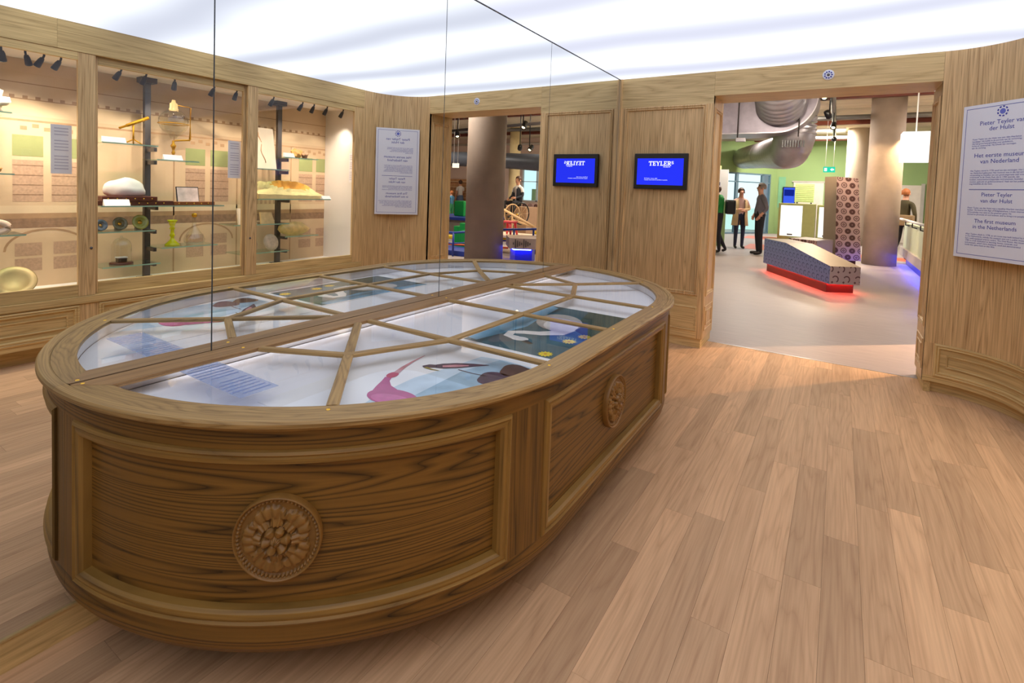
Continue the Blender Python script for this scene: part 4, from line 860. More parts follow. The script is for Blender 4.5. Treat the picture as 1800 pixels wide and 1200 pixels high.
beam('ceiling_beam', 'rust brown beam above the near concrete column', (-5, 13.0, 3.52), (16, 13.15, 3.61), rust)
beam('ceiling_beam', 'rust brown beam halfway across the hall ceiling', (-5, 17.2, 3.50), (16, 17.35, 3.61), rust)
beam('ceiling_beam', 'rust brown beam close to the green wall', (-5, 21.2, 3.45), (16, 21.35, 3.61), rust)
tag(tube('ceiling_pipe', [(-5, 15.2, 3.42), (16, 15.2, 3.42)], 0.06, pipe), 'thick grey pipe under the hall ceiling', 'pipe')
tag(tube('ceiling_pipe', [(-5, 19.4, 3.36), (16, 19.4, 3.36)], 0.05, plain('white_pipe', srgb(214, 206, 196), 0.5)), 'thin white pipe before the green wall', 'pipe')
tag(tube('ceiling_pipe', [(1.62, 9.2, 3.35), (1.55, 20.5, 3.35)], 0.045, pipe), 'grey pipe running beside the big duct', 'pipe')
# walls
grn = plain('green_wall', srgb(144, 172, 116), 0.8, noise=0.03, nscale=2)
gw = sroot('wall_hall', (0, 22.3, 0), 'green back wall of the hall')
WA, WB2 = Vector((-3.6, 17.2, 0)), Vector((-0.30, 22.3, 0))
def wallseg(nm, a, b_, z0, z1, mat, par, th=0.12):
    a = Vector(a); b_ = Vector(b_); d = (b_ - a).normalized(); nn = Vector((d.y, -d.x, 0))
    return mk(nm, [(*(a + nn * 0).xy, z0), (*(b_).xy, z0), (*(b_).xy, z1), (*(a).xy, z1), (*(a - nn * th).xy, z0), (*(b_ - nn * th).xy, z0), (*(b_ - nn * th).xy, z1), (*(a - nn * th).xy, z1)],
              [(0, 1, 2, 3), (7, 6, 5, 4), (0, 4, 5, 1), (3, 2, 6, 7), (1, 5, 6, 2), (0, 3, 7, 4)], mat, par)
dv = (WB2 - WA); DL = dv.length; dv = dv.normalized()
gd0, gd1 = WA + dv * (DL * 0.555), WA + dv * (DL * 0.95)
wallseg('wall_piece', WA, gd0, 0, hcz, grn, gw); wallseg('wall_piece', gd1, WB2, 0, hcz, grn, gw); wallseg('wall_piece', gd0, gd1, 2.28, hcz, grn, gw)
wallseg('wall_piece', (-0.30, 22.3, 0), (7.5, 22.3, 0), 0, hcz, grn, gw); wallseg('wall_piece', (7.5, 22.3, 0), (7.5, 19.5, 0), 0, hcz, plain('cream_wall', srgb(226, 206, 186), 0.8), gw)
pinkw = plain('pink_wall', srgb(222, 196, 182), 0.8, noise=0.03, nscale=2)
wallseg('wall_piece', (10.1, 19.5, 0), (16, 19.5, 0), 0, hcz, pinkw, gw); wallseg('wall_piece', (7.5, 19.5, 0), (10.1, 19.5, 0), 2.45, hcz, pinkw, gw); wallseg('wall_piece', (7.5, 19.5, 0), (10.1, 19.5, 0), 0, 0.85, pinkw, gw)
wallseg('wall_piece', (-5, 5.14, 0), (-3.6, 17.2, 0), 0, hcz, grn, gw)
struct(box('wall_side', (BX + 0.05, YB - 0.02, 0), (16, YB, hcz), plain('grey_wall', srgb(150, 148, 150), 0.8)), 'hall side of the room partition')
struct(box('wall_upper', (-5, YB - 0.02, HC + 0.05), (BX + 0.05, YB, hcz), plain('grey_wall', srgb(150, 148, 150), 0.8)), 'hall side above the doorway')
struct(box('wall_lower', (-5, YB - 0.02, 0), (-0.12, YB, HC + 0.05), plain('grey_wall', srgb(150, 148, 150), 0.8)), 'hall side beyond the mirror')
struct(box('wall_east', (16, YB, 0), (16.1, 24, hcz), pinkw), 'far side wall of the hall')
# glass entrance doors
gdr = sroot('door_1', tuple(gd0), 'glazed entrance doors in the green wall')
dl = (gd1 - gd0).length
dfm = plain('door_frame_blue', srgb(96, 122, 140), 0.5)
gdm = emit('daylight_outside', srgb(222, 238, 246), 1.15)
for f0, f1 in ((0.0, 0.02), (0.24, 0.29), (0.80, 0.85), (0.98, 1.0)): wallseg('door_frame', gd0 + dv * dl * f0, gd0 + dv * dl * f1, 0, 2.28, dfm, gdr, 0.08)
for z0, z1 in ((0.0, 0.06), (1.92, 1.96), (2.22, 2.28)): wallseg('door_frame', gd0, gd1, z0, z1, dfm, gdr, 0.07)
for f0, f1 in ((0.02, 0.24), (0.29, 0.80), (0.85, 0.98)):
    o = Vector((dv.y, -dv.x, 0)) * -0.03
    p0, p1 = gd0 + dv * dl * f0 + o, gd0 + dv * dl * f1 + o
    mk('glass_pane', [(*p0.xy, 0.06), (*p1.xy, 0.06), (*p1.xy, 2.22), (*p0.xy, 2.22)], [(0, 1, 2, 3)], glass('door_glass', (0.86, 0.97, 0.95, 1), 1.45), gdr)
nn = Vector((dv.y, -dv.x, 0))
p0, p1 = gd0 - nn * 2.0 - dv * 2, gd1 - nn * 2.0 + dv * 2
mk('sky_beyond', [(*p0.xy, 0.9), (*p1.xy, 0.9), (*p1.xy, 4), (*p0.xy, 4)], [(0, 1, 2, 3)], gdm, gdr); mk('ground_beyond', [(*p0.xy, -0.02), (*p1.xy, -0.02), (*(p1 + nn * 1.8).xy, -0.02), (*(p0 + nn * 1.8).xy, -0.02)], [(0, 1, 2, 3)], plain('pavement', srgb(190, 190, 186), 0.8), gdr)
mk('hedge_beyond', [(*p0.xy, -0.02), (*p1.xy, -0.02), (*p1.xy, 0.9), (*p0.xy, 0.9)], [(0, 1, 2, 3)], emit('pale_street', srgb(196, 230, 224), 1.0), gdr)
# columns
conc = plain('raw_concrete', srgb(176, 156, 140), 0.8, noise=0.14, nscale=3, bump=0.2)
def column(label, x, y, r, mat=conc):
    return tag(lathe('concrete_column', [(0, 0), (r, 0), (r, hcz), (0, hcz)], mat, None, (x, y, 0), 40), label, 'column', 'concrete columns in the hall')
column('near round concrete column beside the patterned tower', 2.60, 13.75, 0.315)
column('far pale round column behind the patterned tower', 2.22, 19.35, 0.31, plain('pale_concrete', srgb(206, 190, 170), 0.8, noise=0.08, nscale=3))
column('grey round column seen in the mirror through the doorway', 3.72, 7.78, 0.355, plain('grey_concrete', srgb(142, 124, 112), 0.75, noise=0.12, nscale=3))
column('cream round column near the window, seen in the mirror', 8.40, 16.15, 0.205, plain('cream_concrete', srgb(222, 198, 150), 0.8, noise=0.06))
# big duct
zinc = plain('galvanised_zinc', srgb(168, 162, 168), 0.38, 0.65, noise=0.14, nscale=5); zincd = plain('dull_zinc', srgb(140, 132, 144), 0.45, 0.5, noise=0.16, nscale=7)
du = thing('air_duct', 'huge galvanised air duct with round bends under the hall ceiling', 'duct', (0.4, 11.2, 2.6))
ol = [(-1.6, 2.62), (0.72, 2.62)] + [(0.72 + 0.66 * math.sin(a), 3.28 - 0.66 * math.cos(a)) for a in [PI / 2 * i / 12 for i in range(1, 13)]] + [(1.38, 3.6), (-1.6, 3.6)]
prism('duct_box', ol, 11.0, 12.0, zincd, du, mapf=lambda a, b_, c: (a, c, b_))
V = []; ol2 = ol[:14]
for x, z in ol2: V += [(x, 10.97, z), (x, 11.14, z)]
for x, z in ol2: V += [(x + (0.0 if z < 2.63 else 0.012), 10.97, z - 0.02), (x + (0.0 if z < 2.63 else 0.012), 11.9, z - 0.02)]
k = len(ol2)
mk('flange', V, [(2 * i, 2 * i + 2, 2 * i + 3, 2 * i + 1) for i in range(k - 1)] + [(2 * k + 2 * i, 2 * k + 2 * i + 1, 2 * k + 2 * i + 3, 2 * k + 2 * i + 2) for i in range(k - 1)] + [(2 * i, 2 * k + 2 * i, 2 * k + 2 * i + 2, 2 * i + 2) for i in range(k - 1)], zinc, du)
def rib_tube(nm, path, rad, mat, n_rib=0):
    pts = []; rr = []
    P = [Vector(p) for p in path]; seg = []
    for i in range(len(P) - 1): seg.append((P[i + 1] - P[i]).length)
    tot = sum(seg); m = max(8, n_rib * 4) if n_rib else max(8, len(P) * 3)
    for j in range(m + 1):
        s = tot * j / m; i = 0
        while i < len(seg) - 1 and s > seg[i]: s -= seg[i]; i += 1
        pts.append(P[i].lerp(P[i + 1], min(1, s / seg[i]))); rr.append(rad * (1 + ((0.08 if n_rib < 12 else 0.03) if (n_rib and j % 4 == 0) else 0)))
    return tube(nm, pts, rr, mat, du, 32)
rib_tube('flexible_sleeve', [(0.80, 10.10, 3.62), (0.79, 10.55, 3.32), (0.78, 10.98, 3.10)], 0.40, zinc, 9)
arcp = [(0.98, 11.75, 3.0), (0.98, 11.75, 2.72)] + [(0.98 - 0.36 * (1 - math.cos(a)) * 0.35, 11.75 + 0.42 * (1 - math.cos(a)), 2.72 - 0.36 * math.sin(a)) for a in [PI / 2 * i / 6 for i in range(1, 7)]] + [(0.6, 13.4, 2.42), (0.0, 16.0, 2.58), (-1.2, 20.3, 2.78)]
rib_tube('round_trunk', arcp, 0.37, zinc, 22)
for zz_ in (2.98, 2.90, 2.82, 2.74, 2.66): tube('collar', [(0.98, 11.75, zz_), (0.98, 11.75, zz_ - 0.022)], 0.386, zinc, du, 32)
for tt in ((0.42, 14.2, 2.47), (-0.08, 16.3, 2.60), (-0.6, 18.2, 2.68)): tube('collar', [tt, (tt[0] - 0.012, tt[1] + 0.05, tt[2] + 0.002)], 0.382, zinc, du, 32)
for k in range(9): box('grille_slot', (0.80 + k * 0.045, 11.395, 2.37), (0.82 + k * 0.045, 11.41, 2.50), black, du)
for xx_ in (0.05, 1.1): tube('hanger_rod', [(xx_, 10.955, 2.52), (xx_, 10.955, 3.61)], 0.012, dbeam, du, 8)
box('hanger_foot', (0.02, 10.93, 2.44), (0.20, 10.99, 2.52), zinc, du, 0.01)
# exit sign, lamps
ex = thing('exit_sign', 'green illuminated escape sign hanging on two wires', 'exit sign', (1.53, 16.0, 2.10))
box('panel', (1.395, 15.985, 2.10), (1.665, 16.015, 2.245), emit('exit_green', srgb(40, 196, 160), 1.0), ex, 0.004)
wh = emit('exit_white', (0.9, 1, 0.97, 1), 1.1)
box('running_figure', (1.42, 15.982, 2.13), (1.48, 15.9845, 2.215), wh, ex); mk('arrow', [(1.55, 15.9835, 2.172), (1.60, 15.9835, 2.215), (1.60, 15.9835, 2.19), (1.64, 15.9835, 2.19), (1.64, 15.9835, 2.155), (1.60, 15.9835, 2.155), (1.60, 15.9835, 2.13)], [(0, 1, 2, 3, 4, 5, 6)], wh, ex)
for xx_ in (1.44, 1.62): tube('wire', [(xx_, 16, 2.245), (xx_, 16, 3.6)], 0.005, white, ex, 6)
lb = thing('hanging_light_box', 'big white glowing square lamp hanging at the right of the column', 'lamp', (2.93, 12.0, 2.12))
box('shade', (2.72, 11.8, 2.12), (3.16, 12.24, 2.66), emit('warm_white_lamp', (1.0, 0.96, 0.86, 1), 1.1), lb, 0.01)
tube('rod', [(2.93, 12.0, 2.66), (2.93, 12.0, 3.61)], 0.012, white, lb, 8)
def hall_spot(label, x, y, z, aim, power, col=(1.0, 0.72, 0.42), size=70, rad=0.05):
    s = thing('track_spotlight', label, 'spotlight', (x, y, z), 'track spotlights in the hall')
    tube('stem', [(x, y, z + 0.12), (x, y, hcz - 0.001)], 0.012, black, s, 8)
    d = (Vector(aim) - Vector((x, y, z))).normalized()
    lathe('can', [(0, -0.16), (0.05, -0.15), (0.06, -0.02), (0.056, 0.0), (0.05, -0.02), (0, -0.03)], black, s, (x, y, z + 0.02), 18, axis=tuple(d))
    lathe('bulb', [(0, 0.0), (0.03, -0.008), (0.036, -0.025)], emit('warm_bulb', (1.0, 0.78, 0.45, 1), 5.0), s, (x, y, z + 0.02), 14, axis=tuple(d))
    if power:
        ld = bpy.data.lights.new('spot_lamp', 'SPOT'); ld.energy = power * HALL_LAMP; ld.color = col; ld.spot_size = math.radians(size); ld.spot_blend = 0.25; ld.shadow_soft_size = rad
        lo = bpy.data.objects.new('spot_lamp', ld); COL.objects.link(lo); lo.parent = s; lo.location = d * 0.04 + Vector((0, 0, 0.02)); lo.rotation_euler = d.to_track_quat('-Z', 'Y').to_euler()
hall_spot('track spotlight nearest the duct', 1.50, 10.2, 3.05, (1.2, 8.0, 0), 120)
hall_spot('track spotlight throwing warm light through the doorway, in the mirror', 5.75, 9.10, 3.0, (0.9, 3.9, 0), 6000, (1.0, 0.58, 0.28), 34, 0.02)
hall_spot('second track spotlight beside the duct', 1.56, 11.6, 2.92, (2.6, 13.7, 0.8), 260)
hall_spot('third track spotlight beside the duct', 1.60, 13.6, 2.95, (1.5, 12.0, 0.5), 260)
hall_spot('fourth track spotlight beyond the duct', 1.60, 15.6, 2.90, (1.2, 22.2, 2.4), 110)
hall_spot('track spotlight at the right of the hanging lamp', 3.35, 13.4, 2.98, (2.7, 13.9, 1.6), 260)
hall_spot('track spotlight beside the mirrored grey column', 3.55, 8.75, 2.55, (3.72, 7.9, 1.2), 60)
hall_spot('track spotlight before the mirrored cream column', 4.85, 10.75, 2.32, (6.2, 12.8, 1.2), 160)
hall_spot('track spotlight beside the mirrored dark duct', 4.55, 10.7, 2.28, (5.0, 9.0, 0.2), 160)
hall_spot('track spotlight above the mirrored green boxes', 5.77, 9.46, 2.50, (5.0, 8.9, 0.3), 160)
# fill lights added under the ceiling to brighten the hall
for i, (x, y, pw_) in enumerate(((-1.2, 8.4, 110), (0.2, 14.8, 330), (1.2, 19.6, 420), (4.6, 6.9, 150), (5.0, 14.5, 240), (11.4, 13.4, 260))):
    l_ = thing('added_luminaire', 'added flat ceiling fill light of the hall, %s from the doorway' % ('first', 'fourth', 'sixth', 'second', 'fifth', 'third')[i], 'ceiling light', (x, y, hcz - 0.05), 'added fill lights on the hall ceiling')
    box('housing', (x - 0.65, y - 0.65, hcz - 0.03), (x + 0.65, y + 0.65, hcz - 0.0005), white, l_, 0.005)
    ld = bpy.data.lights.new('added_luminaire_lamp', 'AREA'); ld.energy = pw_ * HALL_LAMP; ld.color = (1.0, 0.90, 0.78); ld.size = 1.2
    lo = bpy.data.objects.new('added_luminaire_lamp', ld); COL.objects.link(lo); lo.parent = l_; lo.location = (0, 0, 0.01)
for i, (x, y, z, tx_, ty_, pw_) in enumerate(((0.6, 8.6, 2.86, 1.4, 14.0, 70), (2.6, 9.0, 2.92, 2.8, 14.5, 110))):  # upward lamps added to brighten the boards, kept hidden behind the lintel
    l_ = thing('uplight', ('added uplight washing the ceiling left of the duct', 'added uplight washing the ceiling beside the hanging lamp')[i], 'uplight', (x, y, z), 'added uplights in the hall')
    box('trough', (x - 0.4, y - 0.08, z - 0.03), (x + 0.4, y + 0.08, z - 0.005), white, l_, 0.005); tube('rod', [(x, y, z - 0.005), (x, y, hcz)], 0.008, black, l_, 6)
    ld = bpy.data.lights.new('added_uplight_lamp', 'AREA'); ld.shape = 'RECTANGLE'; ld.size = 0.7; ld.size_y = 0.12; ld.energy = pw_ * HALL_LAMP; ld.color = (1.0, 0.88, 0.70)
    lo = bpy.data.objects.new('added_uplight_lamp', ld); COL.objects.link(lo); lo.parent = l_; lo.location = (0, 0, 0.01); lo.rotation_euler = (Vector((tx_, ty_, hcz)) - Vector((x, y, z))).to_track_quat('-Z', 'Y').to_euler()
# window in the mirror view
wn = sroot('window_1', (7.5, 19.5, 0.85), 'bright shop window seen in the mirror')
for x0_, x1_ in ((7.5, 7.58), (8.72, 8.80), (9.30, 9.36), (10.02, 10.1)): box('window_frame', (x0_, 19.46, 0.85), (x1_, 19.54, 2.45), plain('frame_white', srgb(222, 226, 226), 0.5), wn)
for z0_, z1_ in ((0.85, 0.90), (1.70, 1.73), (2.40, 2.45)): box('window_frame', (7.5, 19.46, z0_), (10.1, 19.54, z1_), plain('frame_white', srgb(222, 226, 226), 0.5), wn)
for x0_, x1_ in ((7.58, 8.72), (8.80, 9.30), (9.36, 10.02)): mk('glass_pane', [(x0_, 19.5, 0.9), (x1_, 19.5, 0.9), (x1_, 19.5, 2.4), (x0_, 19.5, 2.4)], [(0, 1, 2, 3)], glass('door_glass', (0.86, 0.97, 0.95, 1), 1.45), wn)
mk('street_beyond', [(6.5, 20.6, 0.3), (12, 20.6, 0.3), (12, 20.6, 3.4), (6.5, 20.6, 3.4)], [(0, 1, 2, 3)], emit('street_daylight', srgb(206, 234, 246), 1.1), wn)
box('facade_beyond', (8.9, 20.2, 0.3), (9.3, 20.5, 2.0), plain('blue_facade', srgb(92, 140, 176), 0.7), wn); box('facade_beyond', (9.75, 20.2, 0.3), (10.0, 20.5, 1.4), plain('green_facade', srgb(176, 196, 146), 0.7), wn)
# patterned bench and tower
def gear_mat(name, base, ink, scale, kind):
    m, nt, out = new_mat(name); N = nt.nodes; L = nt.links; tc = N.new('ShaderNodeTexCoord')
    sp = N.new('ShaderNodeSeparateXYZ'); L.new(tc.outputs['UV'], sp.inputs[0])
    def M(op, a, b_=None, c=None):
        n = N.new('ShaderNodeMath'); n.operation = op
        for i, v in enumerate((a, b_, c)):
            if v is None: continue
            if isinstance(v, (int, float)): n.inputs[i].default_value = v
            else: L.new(v, n.inputs[i])
        return n.outputs[0]
    v = M('MULTIPLY', sp.outputs[1], scale); row = M('FLOOR', v); u = M('ADD', M('MULTIPLY', sp.outputs[0], scale * 0.86), M('MULTIPLY', M('MODULO', row, 2.0), 0.5))
    fu = M('MULTIPLY', M('SUBTRACT', M('FRACT', u), 0.5), 1.16); fv = M('SUBTRACT', M('FRACT', v), 0.5); r = M('SQRT', M('ADD', M('MULTIPLY', fu, fu), M('MULTIPLY', fv, fv)))
    if kind == 'wheel':
        ringo = M('MULTIPLY', M('LESS_THAN', r, 0.42), M('GREATER_THAN', r, 0.30)); hub = M('MULTIPLY', M('LESS_THAN', r, 0.17), M('GREATER_THAN', r, 0.06)); alt = M('GREATER_THAN', M('MODULO', M('FLOOR', M('ADD', u, row)), 2.0), 0.5)
        mid = M('MULTIPLY', M('MULTIPLY', M('LESS_THAN', r, 0.31), M('GREATER_THAN', r, 0.06)), alt); f = M('MINIMUM', M('ADD', M('ADD', ringo, hub), mid), 1.0)
    else:
        ringo = M('MULTIPLY', M('LESS_THAN', r, 0.36), M('GREATER_THAN', r, 0.24)); cut = M('GREATER_THAN', M('ADD', fu, fv), -0.12); dot = M('LESS_THAN', M('ADD', M('ABSOLUTE', M('ADD', fu, 0.30)), M('ABSOLUTE', M('ADD', fv, 0.30))), 0.13)
        f = M('MINIMUM', M('ADD', M('MULTIPLY', ringo, cut), dot), 1.0)
    mx = N.new('ShaderNodeMix'); mx.data_type = 'RGBA'; mx.inputs[6].default_value = base; mx.inputs[7].default_value = ink; L.new(f, mx.inputs[0])
    b_ = N.new('ShaderNodeBsdfPrincipled'); b_.inputs['Roughness'].default_value = 0.3; b_.inputs['Metallic'].default_value = 0.25; L.new(mx.outputs[2], b_.inputs['Base Color']); L.new(b_.outputs[0], out.inputs[0])
    return m
wheelm = gear_mat('wheel_pattern', srgb(198, 166, 160), srgb(96, 64, 60), 7.8, 'wheel'); hookm = gear_mat('hook_pattern', srgb(132, 138, 196), srgb(62, 70, 128), 9.0, 'hook'); hookm2 = gear_mat('hook_pattern_warm', srgb(206, 192, 182), srgb(112, 86, 80), 7.0, 'hook')
taupe = plain('taupe_laminate', srgb(158, 140, 124), 0.45, noise=0.03)
bn = thing('patterned_bench', 'low grey patterned bench block with red light under its edge', 'bench', (1.4, 9.8, 0))
def quad(nm, pts, mat, par, us=None):
    P = [Vector(p) for p in pts]; ul = (P[1] - P[0]).length; vl = (P[-1] - P[0]).length
    return mk(nm, pts, [tuple(range(len(pts)))], mat, par, uv=us or [(0, 0), (ul, 0), (ul, vl), (0, vl)][:len(pts)])
# footprint: front long side L-C, short side C-R; flat rear part, sloping nose
Lb, Cb, Rb = Vector((0.66, 10.75, 0)), Vector((1.755, 8.78, 0)), Vector((2.13, 9.02, 0)); along = (Lb - Cb); side = (Rb - Cb); Bk = Lb + side * 1.05
z0b = 0.155
ridF = Cb + along * 0.62; ridB = Rb + along * 0.60; zf, zr, zl = 0.40, 0.60, 0.60
def P3(v, z): return (v.x, v.y, z)
mk('front_face', [P3(Cb, z0b - 0.016), P3(Lb, z0b - 0.016), P3(Lb, zl), P3(ridF, zr), P3(Cb, zf)], [(0, 1, 2, 3, 4)], hookm, bn, uv=[(0, 0), (along.length, 0), (along.length, .45), (along.length * .62, .45), (0, .25)])
mk('end_face', [P3(Cb, z0b - 0.016), P3(Rb, z0b - 0.016), P3(Rb, zf), P3(Cb, zf)], [(3, 2, 1, 0)], hookm2, bn, uv=[(0, 0), (side.length, 0), (side.length, .25), (0, .25)])
mk('sloping_top', [P3(Cb, zf + 0.001), P3(Rb, zf + 0.001), P3(ridB, zr + 0.001), P3(ridF, zr + 0.001)], [(0, 1, 2, 3)], taupe, bn)
mk('flat_top', [P3(ridF, zr + 0.001), P3(ridB, zr + 0.001), P3(Bk, zl + 0.001), P3(Lb, zl + 0.001)], [(0, 1, 2, 3)], taupe, bn)
mk('rear_face', [P3(Rb, z0b - 0.016), P3(Bk, z0b - 0.016), P3(Bk, zl), P3(ridB, zr), P3(Rb, zf)], [(0, 1, 2, 3, 4)], taupe, bn); mk('far_face', [P3(Lb, z0b - 0.016), P3(Bk, z0b - 0.016), P3(Bk, zl), P3(Lb, zl)], [(0, 1, 2, 3)], taupe, bn)
mk('underside', [P3(Lb, z0b), P3(Cb, z0b), P3(Rb, z0b), P3(Bk, z0b)], [(0, 1, 2, 3)], taupe, bn)
cen = (Lb + Cb + Rb + Bk) / 4; ins = [cen + (v - cen) * 0.90 for v in (Lb, Cb, Rb, Bk)]
prism('red_plinth', [(v.x, v.y) for v in ins], 0.0, z0b, plain('red_plinth', srgb(120, 36, 36), 0.4), bn)
ins2 = [cen + (v - cen) * 0.915 for v in (Lb, Cb, Rb, Bk)]
redl = emit('red_led', (1.0, 0.10, 0.06, 1), 75.0)
for i in range(4):
    a, b_ = ins2[i], ins2[(i + 1) % 4]; tube('led_strip', [P3(a, z0b - 0.005), P3(b_, z0b - 0.005)], 0.004, redl, bn, 6)
tw = thing('patterned_tower', 'tall tapering tower with printed brown wheel pattern beside the column', 'exhibit tower', (1.85, 12.4, 0))
T0 = [(1.575, 12.15, 0.2), (1.80, 11.9, 0.2), (2.225, 12.05, 0.2), (2.02, 12.5, 0.2)]; T1 = [(1.54, 12.15, 1.83), (1.742, 11.95, 1.83), (2.10, 12.05, 1.80), (1.92, 12.4, 1.82)]
for nm, i, j, mt in (('side_face', 0, 1, taupe), ('wheel_face', 1, 2, wheelm), ('rear_face', 2, 3, taupe), ('rear_face', 3, 0, taupe)):
    wd = (Vector(T0[j]) - Vector(T0[i])).length; mk(nm, [T0[i], T0[j], T1[j], T1[i]], [(0, 1, 2, 3)], mt, tw, uv=[(0, 0), (wd, 0), (wd * 0.9, 1.62), (wd * 0.03, 1.63)])
mk('top_face', T1, [(0, 1, 2, 3)], taupe, tw); box('base', (1.66, 12.05, 0), (2.14, 12.4, 0.21), plain('maroon_base', srgb(86, 30, 34), 0.5), tw)
low = thing('low_exhibit_block', 'low patterned block joining the bench and the tower', 'exhibit block', (1.45, 11.6, 0))
prism('body', [(1.02, 11.35), (1.50, 11.1), (1.75, 11.75), (1.28, 12.0)], 0.12, 0.60, taupe, low); mk('wheel_face', [(1.02, 11.345, 0.12), (1.50, 11.095, 0.12), (1.50, 11.095, 0.60), (1.02, 11.345, 0.60)], [(0, 1, 2, 3)], wheelm, low, uv=[(0, 0), (.55, 0), (.55, .48), (0, .48)]); box('base', (1.15, 11.4, 0), (1.6, 11.8, 0.12), plain('maroon_base', srgb(86, 30, 34), 0.5), low)
# right counter with blue light
ct = thing('glazed_counter', 'white glazed counter with blue light underneath at the right jamb', 'counter', (3.2, 12, 0))
prism('body', [(3.06, 10.2), (3.6, 10.2), (3.6, 14.6), (3.02, 14.6)], 0.20, 0.38, plain('counter_grey', srgb(196, 184, 180), 0.4), ct); prism('glass_case', [(3.10, 10.25), (3.55, 10.25), (3.55, 14.5), (3.07, 14.5)], 0.381, 0.92, plain('pale_green_panel', srgb(206, 214, 186), 0.4), ct)
prism('plinth', [(3.16, 10.4), (3.5, 10.4), (3.5, 14.4), (3.13, 14.4)], 0.0, 0.20, plain('blue_plinth', srgb(40, 52, 150), 0.4), ct)
tube('handrail', [(3.02, 10.6, 1.0), (3.0, 14.6, 1.0)], 0.025, white, ct, 10)
for y in (11.2, 12.4, 13.6): tube('rail_bracket', [(3.01, y, 0.99), (3.01, y, 0.90), (3.09, y, 0.88)], 0.012, black, ct, 8)
tube('led_strip', [(3.11, 10.4, 0.185), (3.08, 14.4, 0.185)], 0.008, emit('blue_led', (0.05, 0.08, 1.0, 1), 40.0), ct, 6)
# lit showcases
olive = plain('olive_frame', srgb(150, 152, 92), 0.6); lite = emit('showcase_light', (1.0, 0.98, 0.90, 1), 1.1)
def showcase(label, x0, x1, y, z1, b0, b1):
    s = thing('lit_showcase', label, 'showcase', ((x0 + x1) / 2, y, 0)); box('body', (x0, y, 0), (x1, y + 0.6, z1), olive, s, 0.01); box('light_panel', (b0, y - 0.006, 0.14), (b1, y - 0.0005, z1 - 0.07), lite, s); box('object', ((b0 + b1) / 2 - 0.1, y - 0.05, 0.17), ((b0 + b1) / 2 + 0.06, y - 0.007, 0.22), steel, s, 0.01)
showcase('wide glowing showcase left of the patterned tower', 0.10, 1.16, 19.3, 1.22, 0.17, 0.80)
showcase('narrow glowing showcase partly behind the patterned tower', 1.20, 1.75, 19.6, 1.20, 1.26, 1.70)
showcase('glowing showcase between tower and column', 2.28, 2.95, 20.7, 1.20, 2.32, 2.90)
# back wall furnishings
sc_ = thing('info_screen', 'blue information screen on the green back wall', 'screen', (0.14, 22.25, 1.2))
box('backing', (-0.22, 22.28, 1.02), (0.02, 22.299, 2.2), plain('teal_panel', srgb(120, 178, 142), 0.7), sc_); box('housing', (-0.05, 22.21, 1.16), (0.38, 22.279, 1.82), black, sc_, 0.005); box('display', (-0.02, 22.2, 1.19), (0.35, 22.2095, 1.79), emit('info_blue', srgb(60, 92, 226), 0.9), sc_); box('picture', (0.0, 22.195, 1.48), (0.33, 22.1995, 1.72), emit('info_dark', srgb(20, 36, 130), 0.9), sc_)
gp = thing('grid_panel', 'pale green perforated panel on feet before the back wall', 'panel', (0.75, 21.3, 0)); box('board', (0.42, 21.3, 1.26), (1.02, 21.33, 1.93), plain('pale_green_board', srgb(166, 186, 118), 0.7), gp)
for k in range(9): box('slat', (0.44, 21.29, 1.30 + k * 0.068), (1.0, 21.2995, 1.306 + k * 0.068), olive, gp)
for xx_ in (0.48, 0.92): box('foot', (xx_, 21.28, 0), (xx_ + 0.05, 21.36, 1.26), black, gp)
d2 = sroot('door_2', (1.0, 22.3, 0), 'white double door in the green wall'); box('leaf', (0.30, 22.26, 0), (1.28, 22.299, 2.0), plain('door_white', srgb(216, 208, 198), 0.6), d2); box('door_frame', (0.24, 22.25, 2.0), (1.5, 22.299, 2.06), plain('door_grey', srgb(176, 172, 164), 0.6), d2)
d3 = sroot('door_3', (3.8, 22.3, 0), 'pale door at the right end of the green wall'); box('leaf', (3.30, 22.26, 0), (4.12, 22.299, 1.98), plain('door_white', srgb(216, 208, 198), 0.6), d3); box('door_frame', (4.12, 22.25, 0), (4.22, 22.299, 2.04), plain('door_grey', srgb(176, 172, 164), 0.6), d3)
po_ = thing('poster_board', 'white poster board standing at the left beside the entrance', 'poster', (-1.0, 15.0, 0)); box('board', (-1.30, 15.0, 1.22), (-0.78, 15.03, 2.10), paperM, po_); box('stand', (-1.25, 15.0, 0), (-0.80, 15.03, 1.22), grn, po_); box('print', (-1.05, 14.99, 1.5), (-0.98, 14.9995, 1.75), greyink, po_)
yl = thing('wall_lamp', 'small yellow glowing lamp on the green wall near the entrance', 'lamp', (-1.9, 19.6, 2.3)); box('shade', (-1.97, 19.5, 2.28), (-1.83, 19.64, 2.46), emit('yellow_lamp', (1.0, 0.82, 0.30, 1), 1.4), yl, 0.01); tube('cable', [(-1.9, 19.57, 2.46), (-1.9, 19.57, 3.6)], 0.008, black, yl, 6)

